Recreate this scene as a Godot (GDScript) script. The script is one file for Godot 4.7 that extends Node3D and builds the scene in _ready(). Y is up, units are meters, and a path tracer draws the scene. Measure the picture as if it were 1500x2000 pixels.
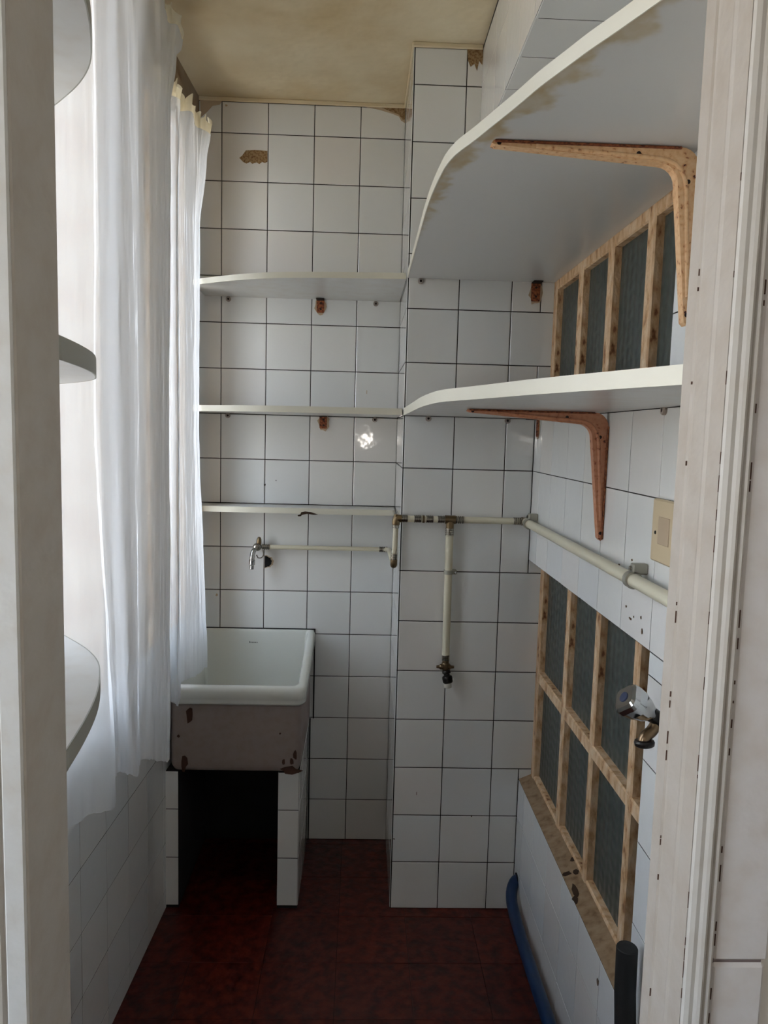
extends Node3D

# Narrow tiled laundry room seen through its doorway. World: x right, y up, z towards the viewer; the back wall is z = 0.
const ROW := 0.1507        # tile course height
const PX := 0.595          # pillar left face
const PZ := 0.389          # pillar front
const XR := 0.9765         # right wall
const CEIL := 2.52
const DOOR_Z := 1.83
const SKY := 13.0

var rng := RandomNumberGenerator.new()
var M := {}
var tile_cache := {}
var name_count := {}

# ---------------------------------------------------------------- helpers: nodes
func numbered(called: String) -> String:
	var k: int = name_count.get(called, 0)
	name_count[called] = k + 1
	return called if k == 0 else "%s_%03d" % [called, k]

func tag(o: Node3D, label: String, category: String, group := "") -> Node3D:
	o.set_meta("label", label)
	o.set_meta("category", category)
	if group != "":
		o.set_meta("group", group)
	return o

func thing(called: String, label: String, category: String, at := Vector3.ZERO, group := "") -> Node3D:
	var o := Node3D.new()
	o.name = numbered(called)
	add_child(o)
	o.position = at
	return tag(o, label, category, group)

func put(called: String, st: SurfaceTool, material: Material, parent: Node3D = null, local := false) -> MeshInstance3D:
	var o := MeshInstance3D.new()
	st.generate_normals()
	st.index()
	o.mesh = st.commit()
	o.material_override = null
	o.mesh.surface_set_material(0, material)
	o.cast_shadow = GeometryInstance3D.SHADOW_CASTING_SETTING_ON
	if parent == null:
		o.name = numbered(called)
		add_child(o)
	else:
		o.name = called
		parent.add_child(o, true)
		if not local:
			o.position = -origin_of(parent)
	return o

func origin_of(n: Node) -> Vector3:
	var v := Vector3.ZERO
	while n != self and n != null:
		v += (n as Node3D).position
		n = n.get_parent()
	return v

func struct(called: String, st: SurfaceTool, material: Material) -> MeshInstance3D:
	var o := put(called, st, material)
	o.set_meta("kind", "structure")
	return o

func struct_node(called: String) -> Node3D:
	var o := Node3D.new()
	o.name = called
	add_child(o)
	o.set_meta("kind", "structure")
	return o

# ---------------------------------------------------------------- helpers: shapes
func begin(smooth := false) -> SurfaceTool:
	var st := SurfaceTool.new()
	st.begin(Mesh.PRIMITIVE_TRIANGLES)
	st.set_smooth_group(1 if smooth else -1)
	return st

func tri(st: SurfaceTool, a: Vector3, b: Vector3, c: Vector3) -> void:   # counter-clockwise seen from outside
	st.add_vertex(a)
	st.add_vertex(c)
	st.add_vertex(b)

func quad(st: SurfaceTool, a: Vector3, b: Vector3, c: Vector3, d: Vector3) -> void:
	tri(st, a, b, c)
	tri(st, a, c, d)

func box(st: SurfaceTool, lo: Vector3, hi: Vector3, c := 0.0) -> void:   # a box with chamfered edges
	var mid := (lo + hi) / 2.0
	var h := (hi - lo) / 2.0
	c = minf(c, minf(h.x, minf(h.y, h.z)) * 0.9)
	var ax := [Vector3.RIGHT, Vector3.UP, Vector3.BACK]
	for k in 3:
		var n: Vector3 = ax[k]
		var u: Vector3 = ax[(k + 1) % 3]
		var v: Vector3 = ax[(k + 2) % 3]
		var hn: float = h[k]
		var hu: float = h[(k + 1) % 3] - c
		var hv: float = h[(k + 2) % 3] - c
		for s in [1.0, -1.0]:
			var o: Vector3 = mid + n * hn * s
			if s > 0:
				quad(st, o - u * hu - v * hv, o + u * hu - v * hv, o + u * hu + v * hv, o - u * hu + v * hv)
			else:
				quad(st, o - u * hu - v * hv, o - u * hu + v * hv, o + u * hu + v * hv, o + u * hu - v * hv)
		if c <= 0.0:
			continue
		for su in [1.0, -1.0]:                                   # edges along n
			for sv in [1.0, -1.0]:
				var e: Vector3 = mid + u * su * (hu + c) + v * sv * hv
				var g: Vector3 = mid + u * su * hu + v * sv * (hv + c)
				var t := n * (hn - c)
				_edge(st, e, g, t, mid)
	if c > 0.0:
		for sx in [1.0, -1.0]:
			for sy in [1.0, -1.0]:
				for sz in [1.0, -1.0]:
					var k := Vector3(sx, sy, sz)
					var a := mid + k * Vector3(h.x, h.y - c, h.z - c)
					var b := mid + k * Vector3(h.x - c, h.y, h.z - c)
					var d := mid + k * Vector3(h.x - c, h.y - c, h.z)
					if sx * sy * sz > 0:
						tri(st, a, b, d)
					else:
						tri(st, a, d, b)

func _edge(st: SurfaceTool, e: Vector3, g: Vector3, t: Vector3, mid: Vector3) -> void:
	var n := (e + t - (e - t)).cross(g - e)
	if n.dot((e + g) / 2.0 - mid) > 0:
		quad(st, e - t, e + t, g + t, g - t)
	else:
		quad(st, e - t, g - t, g + t, e + t)

func ramp_box(st: SurfaceTool, pts: Array) -> void:   # eight corners: bottom four then top four, each counter-clockwise from above
	var p: Array = pts
	quad(st, p[3], p[2], p[1], p[0])
	quad(st, p[4], p[5], p[6], p[7])
	for k in 4:
		var j := (k + 1) % 4
		quad(st, p[k], p[j], p[j + 4], p[k + 4])

# a polygon in (a, b), swept from h0 to h1; as_point maps (a, b, h) to space
func prism(st: SurfaceTool, poly: PackedVector2Array, h0: float, h1: float, as_point: Callable, uv_rect := Rect2(0, 0, 1, 1), smooth_side := false) -> void:
	var o: Vector3 = as_point.call(0.0, 0.0, 0.0)
	var bx: Vector3 = as_point.call(1.0, 0.0, 0.0) - o
	var by: Vector3 = as_point.call(0.0, 1.0, 0.0) - o
	var bz: Vector3 = as_point.call(0.0, 0.0, 1.0) - o
	var flip := bx.cross(by).dot(bz) < 0
	var area := 0.0
	for k in poly.size():
		area += poly[k].cross(poly[(k + 1) % poly.size()])
	var q := poly.duplicate()
	if area < 0:
		q.reverse()
	var idx := Geometry2D.triangulate_polygon(q)
	st.set_smooth_group(-1)
	for k in range(0, idx.size(), 3):
		var a := q[idx[k]]
		var b := q[idx[k + 1]]
		var c := q[idx[k + 2]]
		if (b - a).cross(c - a) < 0:
			var t := b
			b = c
			c = t
		for top in [true, false]:
			var h: float = h1 if top else h0
			var tri_pts := [a, b, c]
			if top == flip:
				tri_pts = [a, c, b]
			for i in [0, 2, 1]:
				var w: Vector2 = tri_pts[i]
				st.set_uv((w - uv_rect.position) / uv_rect.size)
				st.add_vertex(as_point.call(w.x, w.y, h))
	st.set_smooth_group(7 if smooth_side else -1)
	for k in q.size():
		var a := q[k]
		var b := q[(k + 1) % q.size()]
		var p0: Vector3 = as_point.call(a.x, a.y, h0)
		var p1: Vector3 = as_point.call(b.x, b.y, h0)
		var p2: Vector3 = as_point.call(b.x, b.y, h1)
		var p3: Vector3 = as_point.call(a.x, a.y, h1)
		st.set_uv((a - uv_rect.position) / uv_rect.size)
		if flip:
			quad(st, p0, p3, p2, p1)
		else:
			quad(st, p0, p1, p2, p3)

func flat_xz(a: float, b: float, h: float) -> Vector3:
	return Vector3(a, h, b)

func flat_xy(a: float, b: float, h: float) -> Vector3:
	return Vector3(a, b, h)

func flat_zy(a: float, b: float, h: float) -> Vector3:
	return Vector3(h, b, a)

func tube(st: SurfaceTool, pts: Array, r: float, sides := 16, caps := true, radii: Array = []) -> void:
	var t0: Vector3 = (pts[1] - pts[0]).normalized()
	var u := t0.cross(Vector3.UP if absf(t0.y) < 0.9 else Vector3.RIGHT).normalized()
	var rings := []
	for k in pts.size():
		var t: Vector3
		if k == 0:
			t = t0
		elif k == pts.size() - 1:
			t = (pts[k] - pts[k - 1]).normalized()
		else:
			t = ((pts[k] - pts[k - 1]).normalized() + (pts[k + 1] - pts[k]).normalized()).normalized()
		u = (u - t * u.dot(t)).normalized()
		var w := t.cross(u)
		var rr: float = radii[k] if radii.size() > k else r
		var ring := []
		for i in sides:
			var a := TAU * i / sides
			ring.append(pts[k] + (u * cos(a) + w * sin(a)) * rr)
		rings.append(ring)
	st.set_smooth_group(1)
	for k in rings.size() - 1:
		for i in sides:
			var j := (i + 1) % sides
			quad(st, rings[k][i], rings[k][j], rings[k + 1][j], rings[k + 1][i])
	if caps:
		st.set_smooth_group(-1)
		for i in range(1, sides - 1):
			tri(st, rings[0][0], rings[0][i + 1], rings[0][i])
			var l: Array = rings[rings.size() - 1]
			tri(st, l[0], l[i], l[i + 1])

func arc(a: Vector3, corner: Vector3, b: Vector3, n := 6) -> Array:   # a bend from a to b round a corner
	var out := []
	for k in n + 1:
		var t := float(k) / n
		out.append(a.lerp(corner, t).lerp(corner.lerp(b, t), t))
	return out

func lathe(st: SurfaceTool, profile: Array, at: Vector3, axis: Vector3, sides := 20, smooth := false) -> void:   # profile: Vector2(radius, height along the axis)
	var t := axis.normalized()
	var u := t.cross(Vector3.UP if absf(t.y) < 0.9 else Vector3.RIGHT).normalized()
	var w := t.cross(u)
	for k in profile.size() - 1:
		st.set_smooth_group(1 if smooth else k + 1)
		var p: Vector2 = profile[k]
		var q: Vector2 = profile[k + 1]
		for i in sides:
			var a := TAU * i / sides
			var b := TAU * (i + 1) / sides
			var da := u * cos(a) + w * sin(a)
			var db := u * cos(b) + w * sin(b)
			var p0 := at + t * p.y + da * p.x
			var p1 := at + t * p.y + db * p.x
			var p2 := at + t * q.y + db * q.x
			var p3 := at + t * q.y + da * q.x
			if p.x > 1e-6:
				tri(st, p0, p1, p2)
			if q.x > 1e-6:
				tri(st, p0, p2, p3)

# ---------------------------------------------------------------- helpers: materials
func noise(freq: float, sd: int, kind := FastNoiseLite.TYPE_SIMPLEX_SMOOTH, oct := 4) -> FastNoiseLite:
	var n := FastNoiseLite.new()
	n.noise_type = kind
	n.frequency = freq
	n.seed = sd
	n.fractal_octaves = oct
	return n

func noise_tex(n: FastNoiseLite, stops: Array, size := 512) -> NoiseTexture2D:   # stops: [offset, colour] ...
	var t := NoiseTexture2D.new()
	t.width = size
	t.height = size
	t.seamless = true
	t.noise = n
	if stops.size():
		var g := Gradient.new()
		var off := PackedFloat32Array()
		var col := PackedColorArray()
		for s in stops:
			off.append(s[0])
			col.append(s[1])
		g.offsets = off
		g.colors = col
		t.color_ramp = g
	return t

func normal_tex(n: FastNoiseLite, strength: float, size := 512) -> NoiseTexture2D:
	var t := NoiseTexture2D.new()
	t.width = size
	t.height = size
	t.seamless = true
	t.noise = n
	t.as_normal_map = true
	t.bump_strength = strength
	return t

func mat(called: String, color: Color, rough := 0.5, metal := 0.0) -> StandardMaterial3D:
	var m := StandardMaterial3D.new()
	m.resource_name = called
	m.albedo_color = color
	m.roughness = rough
	m.metallic = metal
	M[called] = m
	return m

func worldmap(m: StandardMaterial3D, scale: float) -> StandardMaterial3D:   # textures by triplanar mapping, scale = repeats per metre
	m.uv1_triplanar = true
	m.uv1_world_triplanar = true
	m.uv1_scale = Vector3.ONE * scale
	return m

func make_materials() -> void:
	var wavy := normal_tex(noise(0.012, 5, FastNoiseLite.TYPE_SIMPLEX_SMOOTH, 2), 3.0)
	var grain := normal_tex(noise(0.05, 9), 4.0)
	# glazed tiles: six tones
	var tones := [Color(0.885, 0.885, 0.87), Color(0.875, 0.878, 0.868), Color(0.893, 0.89, 0.873), Color(0.88, 0.885, 0.878), Color(0.888, 0.878, 0.86), Color(0.87, 0.875, 0.867)]
	for k in tones.size():
		var m := worldmap(mat("tile_%d" % k, tones[k], 0.075), 4.0)
		m.normal_enabled = true
		m.normal_texture = wavy
		m.normal_scale = 0.10
	var g := worldmap(mat("grout", Color(0.165, 0.15, 0.135), 0.95), 6.0)
	g.albedo_texture = noise_tex(noise(0.03, 11), [[0.0, Color(0.75, 0.7, 0.62)], [1.0, Color(1, 1, 1)]], 256)
	# ceiling: yellowed patchy paint
	var c := worldmap(mat("ceiling_paint", Color(0.90, 0.85, 0.755), 0.75), 0.45)
	c.albedo_texture = noise_tex(noise(0.012, 21, FastNoiseLite.TYPE_SIMPLEX_SMOOTH, 5), [[0.0, Color(0.90, 0.85, 0.74)], [0.45, Color(0.96, 0.94, 0.88)], [1.0, Color(1, 1, 0.97)]], 512)
	c.normal_enabled = true
	c.normal_texture = grain
	c.normal_scale = 0.15
	var pl := worldmap(mat("plaster", Color(0.60, 0.54, 0.46), 0.85), 1.2)
	pl.albedo_texture = noise_tex(noise(0.015, 23), [[0.0, Color(0.8, 0.66, 0.48)], [0.5, Color(0.95, 0.92, 0.88)], [1.0, Color(1, 1, 1)]], 512)
	mat("kitchen_wall", Color(0.88, 0.86, 0.83), 0.8)
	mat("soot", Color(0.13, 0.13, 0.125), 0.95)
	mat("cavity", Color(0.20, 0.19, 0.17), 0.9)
	# floor: dark red clay tiles, worn and dirty
	var redstops := [[0.0, Color(0.42, 0.30, 0.26)], [0.4, Color(0.75, 0.62, 0.56)], [0.72, Color(1, 0.95, 0.9)], [1.0, Color(1.0, 1.0, 0.8)]]
	var redtex := noise_tex(noise(0.02, 31, FastNoiseLite.TYPE_SIMPLEX_SMOOTH, 6), redstops, 1024)
	for k in 4:
		var f := worldmap(mat("floor_%d" % k, [Color(0.36, 0.135, 0.085), Color(0.335, 0.12, 0.075), Color(0.39, 0.15, 0.09), Color(0.315, 0.115, 0.08)][k], 0.42), 1.1)
		f.albedo_texture = redtex
		f.normal_enabled = true
		f.normal_texture = grain
		f.normal_scale = 0.2
	mat("floor_joint", Color(0.16, 0.085, 0.065), 0.9)
	# painted joinery
	var paint := noise_tex(noise(0.02, 41), [[0.0, Color(0.955, 0.935, 0.91)], [0.5, Color(0.985, 0.98, 0.97)], [1.0, Color(1, 1, 1)]], 512)
	for d in [["cream_paint", Color(0.68, 0.648, 0.61)], ["white_paint", Color(0.83, 0.83, 0.82)], ["jamb_paint", Color(0.73, 0.705, 0.67)], ["bead_paint", Color(0.75, 0.735, 0.71)], ["pier_paint", Color(0.86, 0.845, 0.84)]]:
		var p := worldmap(mat(d[0], d[1], 0.45), 2.0)
		p.albedo_texture = paint
		p.normal_enabled = true
		p.normal_texture = grain
		p.normal_scale = 0.12
	mat("paint_crack", Color(0.30, 0.20, 0.155), 0.9)
	# window bars: cream paint peeling off brown wood
	var w := worldmap(mat("peeling_wood", Color(0.90, 0.815, 0.70), 0.6), 2.2)
	w.uv1_scale = Vector3(3.0, 1.4, 3.0)
	w.albedo_texture = noise_tex(noise(0.022, 47, FastNoiseLite.TYPE_SIMPLEX_SMOOTH, 5), [[0.0, Color(0.38, 0.22, 0.13)], [0.13, Color(0.58, 0.40, 0.27)], [0.24, Color(0.84, 0.73, 0.61)], [0.55, Color(0.95, 0.89, 0.82)], [1.0, Color(1, 1, 1)]], 512)
	w.normal_enabled = true
	w.normal_texture = grain
	w.normal_scale = 0.5
	var si := worldmap(mat("sill_mortar", Color(0.66, 0.585, 0.49), 0.85), 2.5)
	si.albedo_texture = noise_tex(noise(0.025, 53, FastNoiseLite.TYPE_SIMPLEX_SMOOTH, 5), [[0.0, Color(0.62, 0.52, 0.42)], [0.35, Color(0.86, 0.80, 0.72)], [1.0, Color(1, 0.98, 0.95)]], 512)
	# patterned glass: rows of small beads
	var im := Image.create(128, 128, false, Image.FORMAT_RGB8)
	for y in 128:
		for x in 128:
			var h := 0.5 + 0.28 * cos(TAU * x / 32.0) * (0.65 + 0.35 * cos(TAU * y / 64.0 + 2.0 * sin(TAU * x / 128.0))) + 0.12 * sin(TAU * (y + 6.0 * sin(TAU * x / 64.0)) / 32.0)
			im.set_pixel(x, y, Color(h, h, h))
	im.bump_map_to_normal_map(6.0)
	var gl := worldmap(mat("patterned_glass", Color(0.31, 0.345, 0.33, 0.75), 0.3), 9.0)
	gl.transparency = BaseMaterial3D.TRANSPARENCY_ALPHA
	gl.normal_enabled = true
	gl.normal_texture = ImageTexture.create_from_image(im)
	gl.normal_scale = 0.6
	var pane := mat("clear_glass", Color(1, 1, 1, 0.04), 0.05)
	pane.transparency = BaseMaterial3D.TRANSPARENCY_ALPHA
	# shelves
	mat("shelf_edge", Color(0.84, 0.825, 0.76), 0.4)
	mat("shelf_edge_grey", Color(0.60, 0.60, 0.56), 0.45)
	var b := worldmap(mat("melamine", Color(0.80, 0.80, 0.79), 0.28), 1.5)
	b.albedo_texture = paint
	mat("chipboard", Color(0.22, 0.15, 0.085), 0.95)
	# rusty painted steel
	var ru := worldmap(mat("rusty_paint", Color(0.93, 0.79, 0.63), 0.45), 5.0)
	ru.albedo_texture = noise_tex(noise(0.03, 61, FastNoiseLite.TYPE_SIMPLEX_SMOOTH, 5), [[0.0, Color(0.10, 0.04, 0.03)], [0.10, Color(0.28, 0.12, 0.07)], [0.15, Color(0.74, 0.54, 0.42)], [0.28, Color(0.94, 0.87, 0.80)], [0.6, Color(0.98, 0.95, 0.9)], [1.0, Color(1, 1, 1)]], 512)
	var ru2 := worldmap(mat("rustier_paint", Color(0.80, 0.58, 0.46), 0.4), 5.0)
	ru2.albedo_texture = ru.albedo_texture
	var rd := worldmap(mat("rust", Color(0.68, 0.47, 0.33), 0.75), 12.0)
	rd.albedo_texture = noise_tex(noise(0.03, 67), [[0.0, Color(0.25, 0.12, 0.08)], [0.5, Color(0.8, 0.62, 0.5)], [1.0, Color(1, 0.95, 0.85)]], 256)
	mat("rust_dark", Color(0.13, 0.065, 0.04), 0.85)
	mat("residue", Color(0.74, 0.655, 0.55), 0.9)
	var ad := worldmap(mat("adhesive", Color(0.64, 0.55, 0.43), 0.95), 14.0)
	ad.albedo_texture = noise_tex(noise(0.03, 71), [[0.0, Color(0.6, 0.45, 0.3)], [0.5, Color(0.9, 0.85, 0.75)], [1.0, Color(1, 1, 1)]], 256)
	mat("mould", Color(0.36, 0.27, 0.18), 0.95)
	mat("peg_plastic", Color(0.66, 0.61, 0.57), 0.5)
	mat("joint_grey", Color(0.46, 0.41, 0.40), 0.9)
	mat("hole_black", Color(0.03, 0.025, 0.02), 0.95)
	# plumbing
	mat("pipe_white", Color(0.84, 0.815, 0.72), 0.35)
	mat("press_steel", Color(0.62, 0.60, 0.56), 0.25, 1.0)
	mat("brass", Color(0.50, 0.43, 0.33), 0.3, 1.0)
	mat("chrome", Color(0.72, 0.72, 0.71), 0.12, 1.0)
	mat("bronze", Color(0.48, 0.40, 0.31), 0.28, 1.0)
	mat("dark_metal", Color(0.20, 0.19, 0.18), 0.35, 0.8)
	mat("steel_clip", Color(0.66, 0.65, 0.60), 0.4, 0.6)
	mat("blue_dot", Color(0.06, 0.14, 0.28), 0.35)
	mat("valve_white", Color(0.78, 0.76, 0.72), 0.5)
	mat("blue_pipe", Color(0.02, 0.155, 0.30), 0.4)
	mat("black_rubber", Color(0.035, 0.035, 0.035), 0.7)
	mat("plate_cream", Color(0.82, 0.74, 0.60), 0.4)
	# ceramics of the sink
	var ce := mat("ceramic", Color(0.86, 0.865, 0.835), 0.12)
	ce.clearcoat_enabled = true
	ce.clearcoat = 0.3
	var un := worldmap(mat("rough_ceramic", Color(0.60, 0.55, 0.53), 0.6), 3.0)
	un.albedo_texture = paint
	mat("print_grey", Color(0.45, 0.46, 0.44), 0.6)
	# curtain cloth: light from the window comes through it
	var cu := worldmap(mat("curtain_cloth", Color(0.905, 0.92, 0.935, 0.74), 0.9), 14.0)
	cu.transparency = BaseMaterial3D.TRANSPARENCY_ALPHA
	cu.backlight_enabled = true
	cu.backlight = Color(0.58, 0.58, 0.58)
	cu.normal_enabled = true
	cu.normal_texture = normal_tex(noise(0.02, 83, FastNoiseLite.TYPE_SIMPLEX_SMOOTH, 3), 5.0, 256)
	cu.normal_scale = 0.12
	var he := worldmap(mat("curtain_tape", Color(0.92, 0.90, 0.83), 0.9), 14.0)
	he.backlight_enabled = true
	he.backlight = Color(0.7, 0.66, 0.55)

# ---------------------------------------------------------------- tiles
func tile_mesh(w: float, h: float, thick: float, cham: float) -> ArrayMesh:
	var key := "%.4f %.4f %.4f %.4f" % [w, h, thick, cham]
	if tile_cache.has(key):
		return tile_cache[key]
	var st := begin()
	var c := minf(cham, minf(w, h) * 0.3)
	var x := w / 2.0
	var y := h / 2.0
	var f := [Vector3(-x + c, -y + c, 0), Vector3(x - c, -y + c, 0), Vector3(x - c, y - c, 0), Vector3(-x + c, y - c, 0)]
	var m := [Vector3(-x, -y, -c * 0.7), Vector3(x, -y, -c * 0.7), Vector3(x, y, -c * 0.7), Vector3(-x, y, -c * 0.7)]
	var bk := [Vector3(-x, -y, -thick), Vector3(x, -y, -thick), Vector3(x, y, -thick), Vector3(-x, y, -thick)]
	quad(st, f[0], f[1], f[2], f[3])
	for k in 4:
		var j := (k + 1) % 4
		quad(st, m[k], m[j], f[j], f[k])
		quad(st, bk[k], bk[j], m[j], m[k])
	st.generate_normals()
	st.index()
	tile_cache[key] = st.commit()
	return tile_cache[key]

# tiles on the plane at o with axes u, v (outward normal u x v); us and vs are the joints. allowed(u0, u1, v0, v1) may clip or drop a tile.
func lay(parent: Node3D, o: Vector3, u: Vector3, v: Vector3, us: Array, vs: Array, allowed = null, kinds := "tile_%d", count := 6, thick := 0.008, gap := 0.0026, called := "tile", cham := 0.0014) -> void:
	var n := u.cross(v).normalized()
	for j in vs.size() - 1:
		for i in us.size() - 1:
			var cells := [[us[i], us[i + 1], vs[j], vs[j + 1]]]
			if allowed != null:
				cells = allowed.call(us[i], us[i + 1], vs[j], vs[j + 1])
			for c in cells:
				var w := snappedf(c[1] - c[0] - gap, 0.0005)
				var h := snappedf(c[3] - c[2] - gap, 0.0005)
				var k := rng.randi() % count
				var a := Vector2(rng.randfn(0, 0.0016), rng.randfn(0, 0.0016))
				if w < 0.006 or h < 0.006:
					continue
				var t := MeshInstance3D.new()
				t.name = called
				t.mesh = tile_mesh(w, h, thick, cham)
				t.material_override = M[kinds % k]
				var nn := (n + u * a.x + v * a.y).normalized()
				var uu := (u - nn * u.dot(nn)).normalized()
				t.transform = Transform3D(Basis(uu, nn.cross(uu), nn), o + u * (c[0] + c[1]) / 2.0 + v * (c[2] + c[3]) / 2.0)
				parent.add_child(t, true)

func rows(top: float, from := 0) -> Array:
	var r := []
	var k := from
	while k * ROW < top - 0.01:
		r.append(k * ROW)
		k += 1
	r.append(top)
	return r

func cut_rects(c: Array, holes: Array) -> Array:   # the rectangle c less the rectangles in holes
	var left := [c]
	for h in holes:
		var next := []
		for r in left:
			if h[0] >= r[1] - 0.001 or h[1] <= r[0] + 0.001 or h[2] >= r[3] - 0.001 or h[3] <= r[2] + 0.001:
				next.append(r)
				continue
			if h[2] > r[2]: next.append([r[0], r[1], r[2], h[2]])
			if h[3] < r[3]: next.append([r[0], r[1], h[3], r[3]])
			var lo: float = maxf(r[2], h[2])
			var hi: float = minf(r[3], h[3])
			if h[0] > r[0]: next.append([r[0], h[0], lo, hi])
			if h[1] < r[1]: next.append([h[1], r[1], lo, hi])
		left = next
	return left

const HOLES_R := [[-1.0, 1.32, 0.42, 1.095], [-1.0, 1.326, 1.53, 1.912]]
func clip_right(a: float, b: float, c: float, d: float) -> Array:   # u runs along z from 0
	return cut_rects([a, b, c, d], HOLES_R)

func clip_pillar(a: float, b: float, c: float, d: float) -> Array:   # the last column runs into the window recesses
	if b < XR - 0.01:
		return [[a, b, c, d]]
	for h in [[0.42, 1.095], [1.53, 1.912]]:
		var lo: float = maxf(c, h[0])
		var hi: float = minf(d, h[1])
		if hi - lo > 0.001:
			if lo > c + 0.001 or hi < d - 0.001:
				return [[a, XR, c, d], [XR, 1.03, lo, hi]]
			return [[a, 1.03, c, d]]
	return [[a, XR, c, d]]

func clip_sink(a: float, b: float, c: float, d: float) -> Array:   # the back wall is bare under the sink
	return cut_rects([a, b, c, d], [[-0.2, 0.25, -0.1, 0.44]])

func xl(z: float) -> float:   # the left wall is not quite square to the back wall
	return -0.074 - 0.03 * z

# ---------------------------------------------------------------- the room
func left_piece(st: SurfaceTool, z0: float, z1: float, y0: float, y1: float, inset := 0.003) -> void:
	var o := -0.36
	ramp_box(st, [Vector3(o, y0, z1), Vector3(xl(z1) - inset, y0, z1), Vector3(xl(z0) - inset, y0, z0), Vector3(o, y0, z0),
		Vector3(o, y1, z1), Vector3(xl(z1) - inset, y1, z1), Vector3(xl(z0) - inset, y1, z0), Vector3(o, y1, z0)])

func build_room() -> void:
	var st := begin()
	# floor and ceiling
	box(st, Vector3(-1.2, -0.1, -0.2), Vector3(2.2, -0.0025, 4.9))
	var fl := struct("floor", st, M.floor_joint)
	lay(fl, Vector3(-0.16, 0, 1.93), Vector3.RIGHT, Vector3.FORWARD, [0.0, 0.2, 0.4, 0.6, 0.8, 1.0, 1.15], [0.0, 0.1, 0.3, 0.5, 0.7, 0.9, 1.1, 1.3, 1.5, 1.7, 1.9, 1.94], null, "floor_%d", 4, 0.01, 0.0013, "tile", 0.0004)
	st = begin()
	box(st, Vector3(-0.36, CEIL, -0.2), Vector3(1.35, CEIL + 0.12, 1.95))
	struct("ceiling", st, M.ceiling_paint)
	# back wall
	st = begin()
	box(st, Vector3(-0.35, 0, -0.15), Vector3(1.3, CEIL, -0.0016))
	var back := struct("wall_back", st, M.grout)
	lay(back, Vector3.ZERO, Vector3.RIGHT, Vector3.UP, [-0.074, 0.0, 0.15, 0.30, 0.45, PX + 0.001], rows(CEIL - 0.012), clip_sink)
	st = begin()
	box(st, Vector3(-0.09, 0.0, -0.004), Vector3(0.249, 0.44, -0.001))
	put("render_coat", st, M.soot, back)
	# pillar in the right back corner
	st = begin()
	box(st, Vector3(PX + 0.0016, 0, -0.05), Vector3(1.2, CEIL, PZ - 0.0016))
	var pil := struct("wall_pillar", st, M.grout)
	lay(pil, Vector3(0, 0, PZ), Vector3.RIGHT, Vector3.UP, [PX + 0.0035, 0.743, 0.893, XR], rows(CEIL - 0.012), clip_pillar)
	lay(pil, Vector3(PX, 0, 0), Vector3.BACK, Vector3.UP, [0.0, 0.09, 0.24, PZ - 0.001], rows(CEIL - 0.012))
	# right wall with its two interior windows
	st = begin()
	var xa := XR + 0.0009
	var xb := 1.10
	box(st, Vector3(xa, 0, PZ - 0.01), Vector3(xb, 0.42, DOOR_Z))
	box(st, Vector3(xa, 1.095, PZ - 0.01), Vector3(xb, 1.53, DOOR_Z))
	box(st, Vector3(xa, 1.912, PZ - 0.01), Vector3(xb, CEIL, DOOR_Z))
	box(st, Vector3(xa, 0.42, 1.323), Vector3(xb, 1.095, DOOR_Z))
	box(st, Vector3(xa, 1.53, 1.329), Vector3(xb, 1.912, DOOR_Z))
	var right := struct("wall_right", st, M.grout)
	lay(right, Vector3(XR, 0, 0), Vector3.BACK, Vector3.UP, [PZ + 0.001, 0.472, 0.60, 0.747, 0.888, 1.03, 1.173, 1.318, 1.468, 1.618, 1.768, DOOR_Z], rows(2.2395), clip_right, "tile_%d", 6, 0.008, 0.0022, "tile", 0.0003)
	# beam along the top of the right wall
	st = begin()
	box(st, Vector3(0.786, 2.241, PZ), Vector3(1.2, CEIL, DOOR_Z))
	var beam := struct("trim_1", st, M.grout)
	lay(beam, Vector3(0.785, 0, 0), Vector3.BACK, Vector3.UP, [PZ, 0.61, 0.76, 0.91, 1.06, 1.21, 1.36, 1.51, 1.66, DOOR_Z], [2.2405, 2.411, CEIL - 0.012], null, "tile_%d", 6, 0.008, 0.001, "tile", 0.0003)
	lay(beam, Vector3(0, 2.24, 0), Vector3.RIGHT, Vector3.BACK, [0.7855, 0.955, XR + 0.01], [PZ, 0.61, 0.765, 0.913, 1.058, 1.21, 1.36, 1.51, 1.66, DOOR_Z])
	# left wall: openings for the two outside windows
	st = begin()
	left_piece(st, -0.05, DOOR_Z, 0, 0.85)
	left_piece(st, -0.05, DOOR_Z, 2.48, CEIL, 0.0)
	left_piece(st, -0.05, 0.17, 0.85, 2.48, 0.0)
	left_piece(st, 0.55, 0.87, 0.85, 2.48, 0.0)
	left_piece(st, 0.16, 0.56, 2.34, 2.49, 0.0)
	left_piece(st, 1.46, DOOR_Z, 0.85, 2.48, 0.0)
	var left := struct("wall_left", st, M.plaster)
	st = begin()
	ramp_box(st, [Vector3(xl(DOOR_Z) - 0.01, 0, DOOR_Z - 0.001), Vector3(xl(DOOR_Z) - 0.0008, 0, DOOR_Z - 0.001), Vector3(xl(0.0) - 0.0008, 0, 0.0), Vector3(xl(0.0) - 0.01, 0, 0.0),
		Vector3(xl(DOOR_Z) - 0.01, 0.849, DOOR_Z - 0.001), Vector3(xl(DOOR_Z) - 0.0008, 0.849, DOOR_Z - 0.001), Vector3(xl(0.0) - 0.0008, 0.849, 0.0), Vector3(xl(0.0) - 0.01, 0.849, 0.0)])
	put("grout_bed", st, M.grout, left)
	var ud := Vector3(0.03, 0, -1).normalized()
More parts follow.
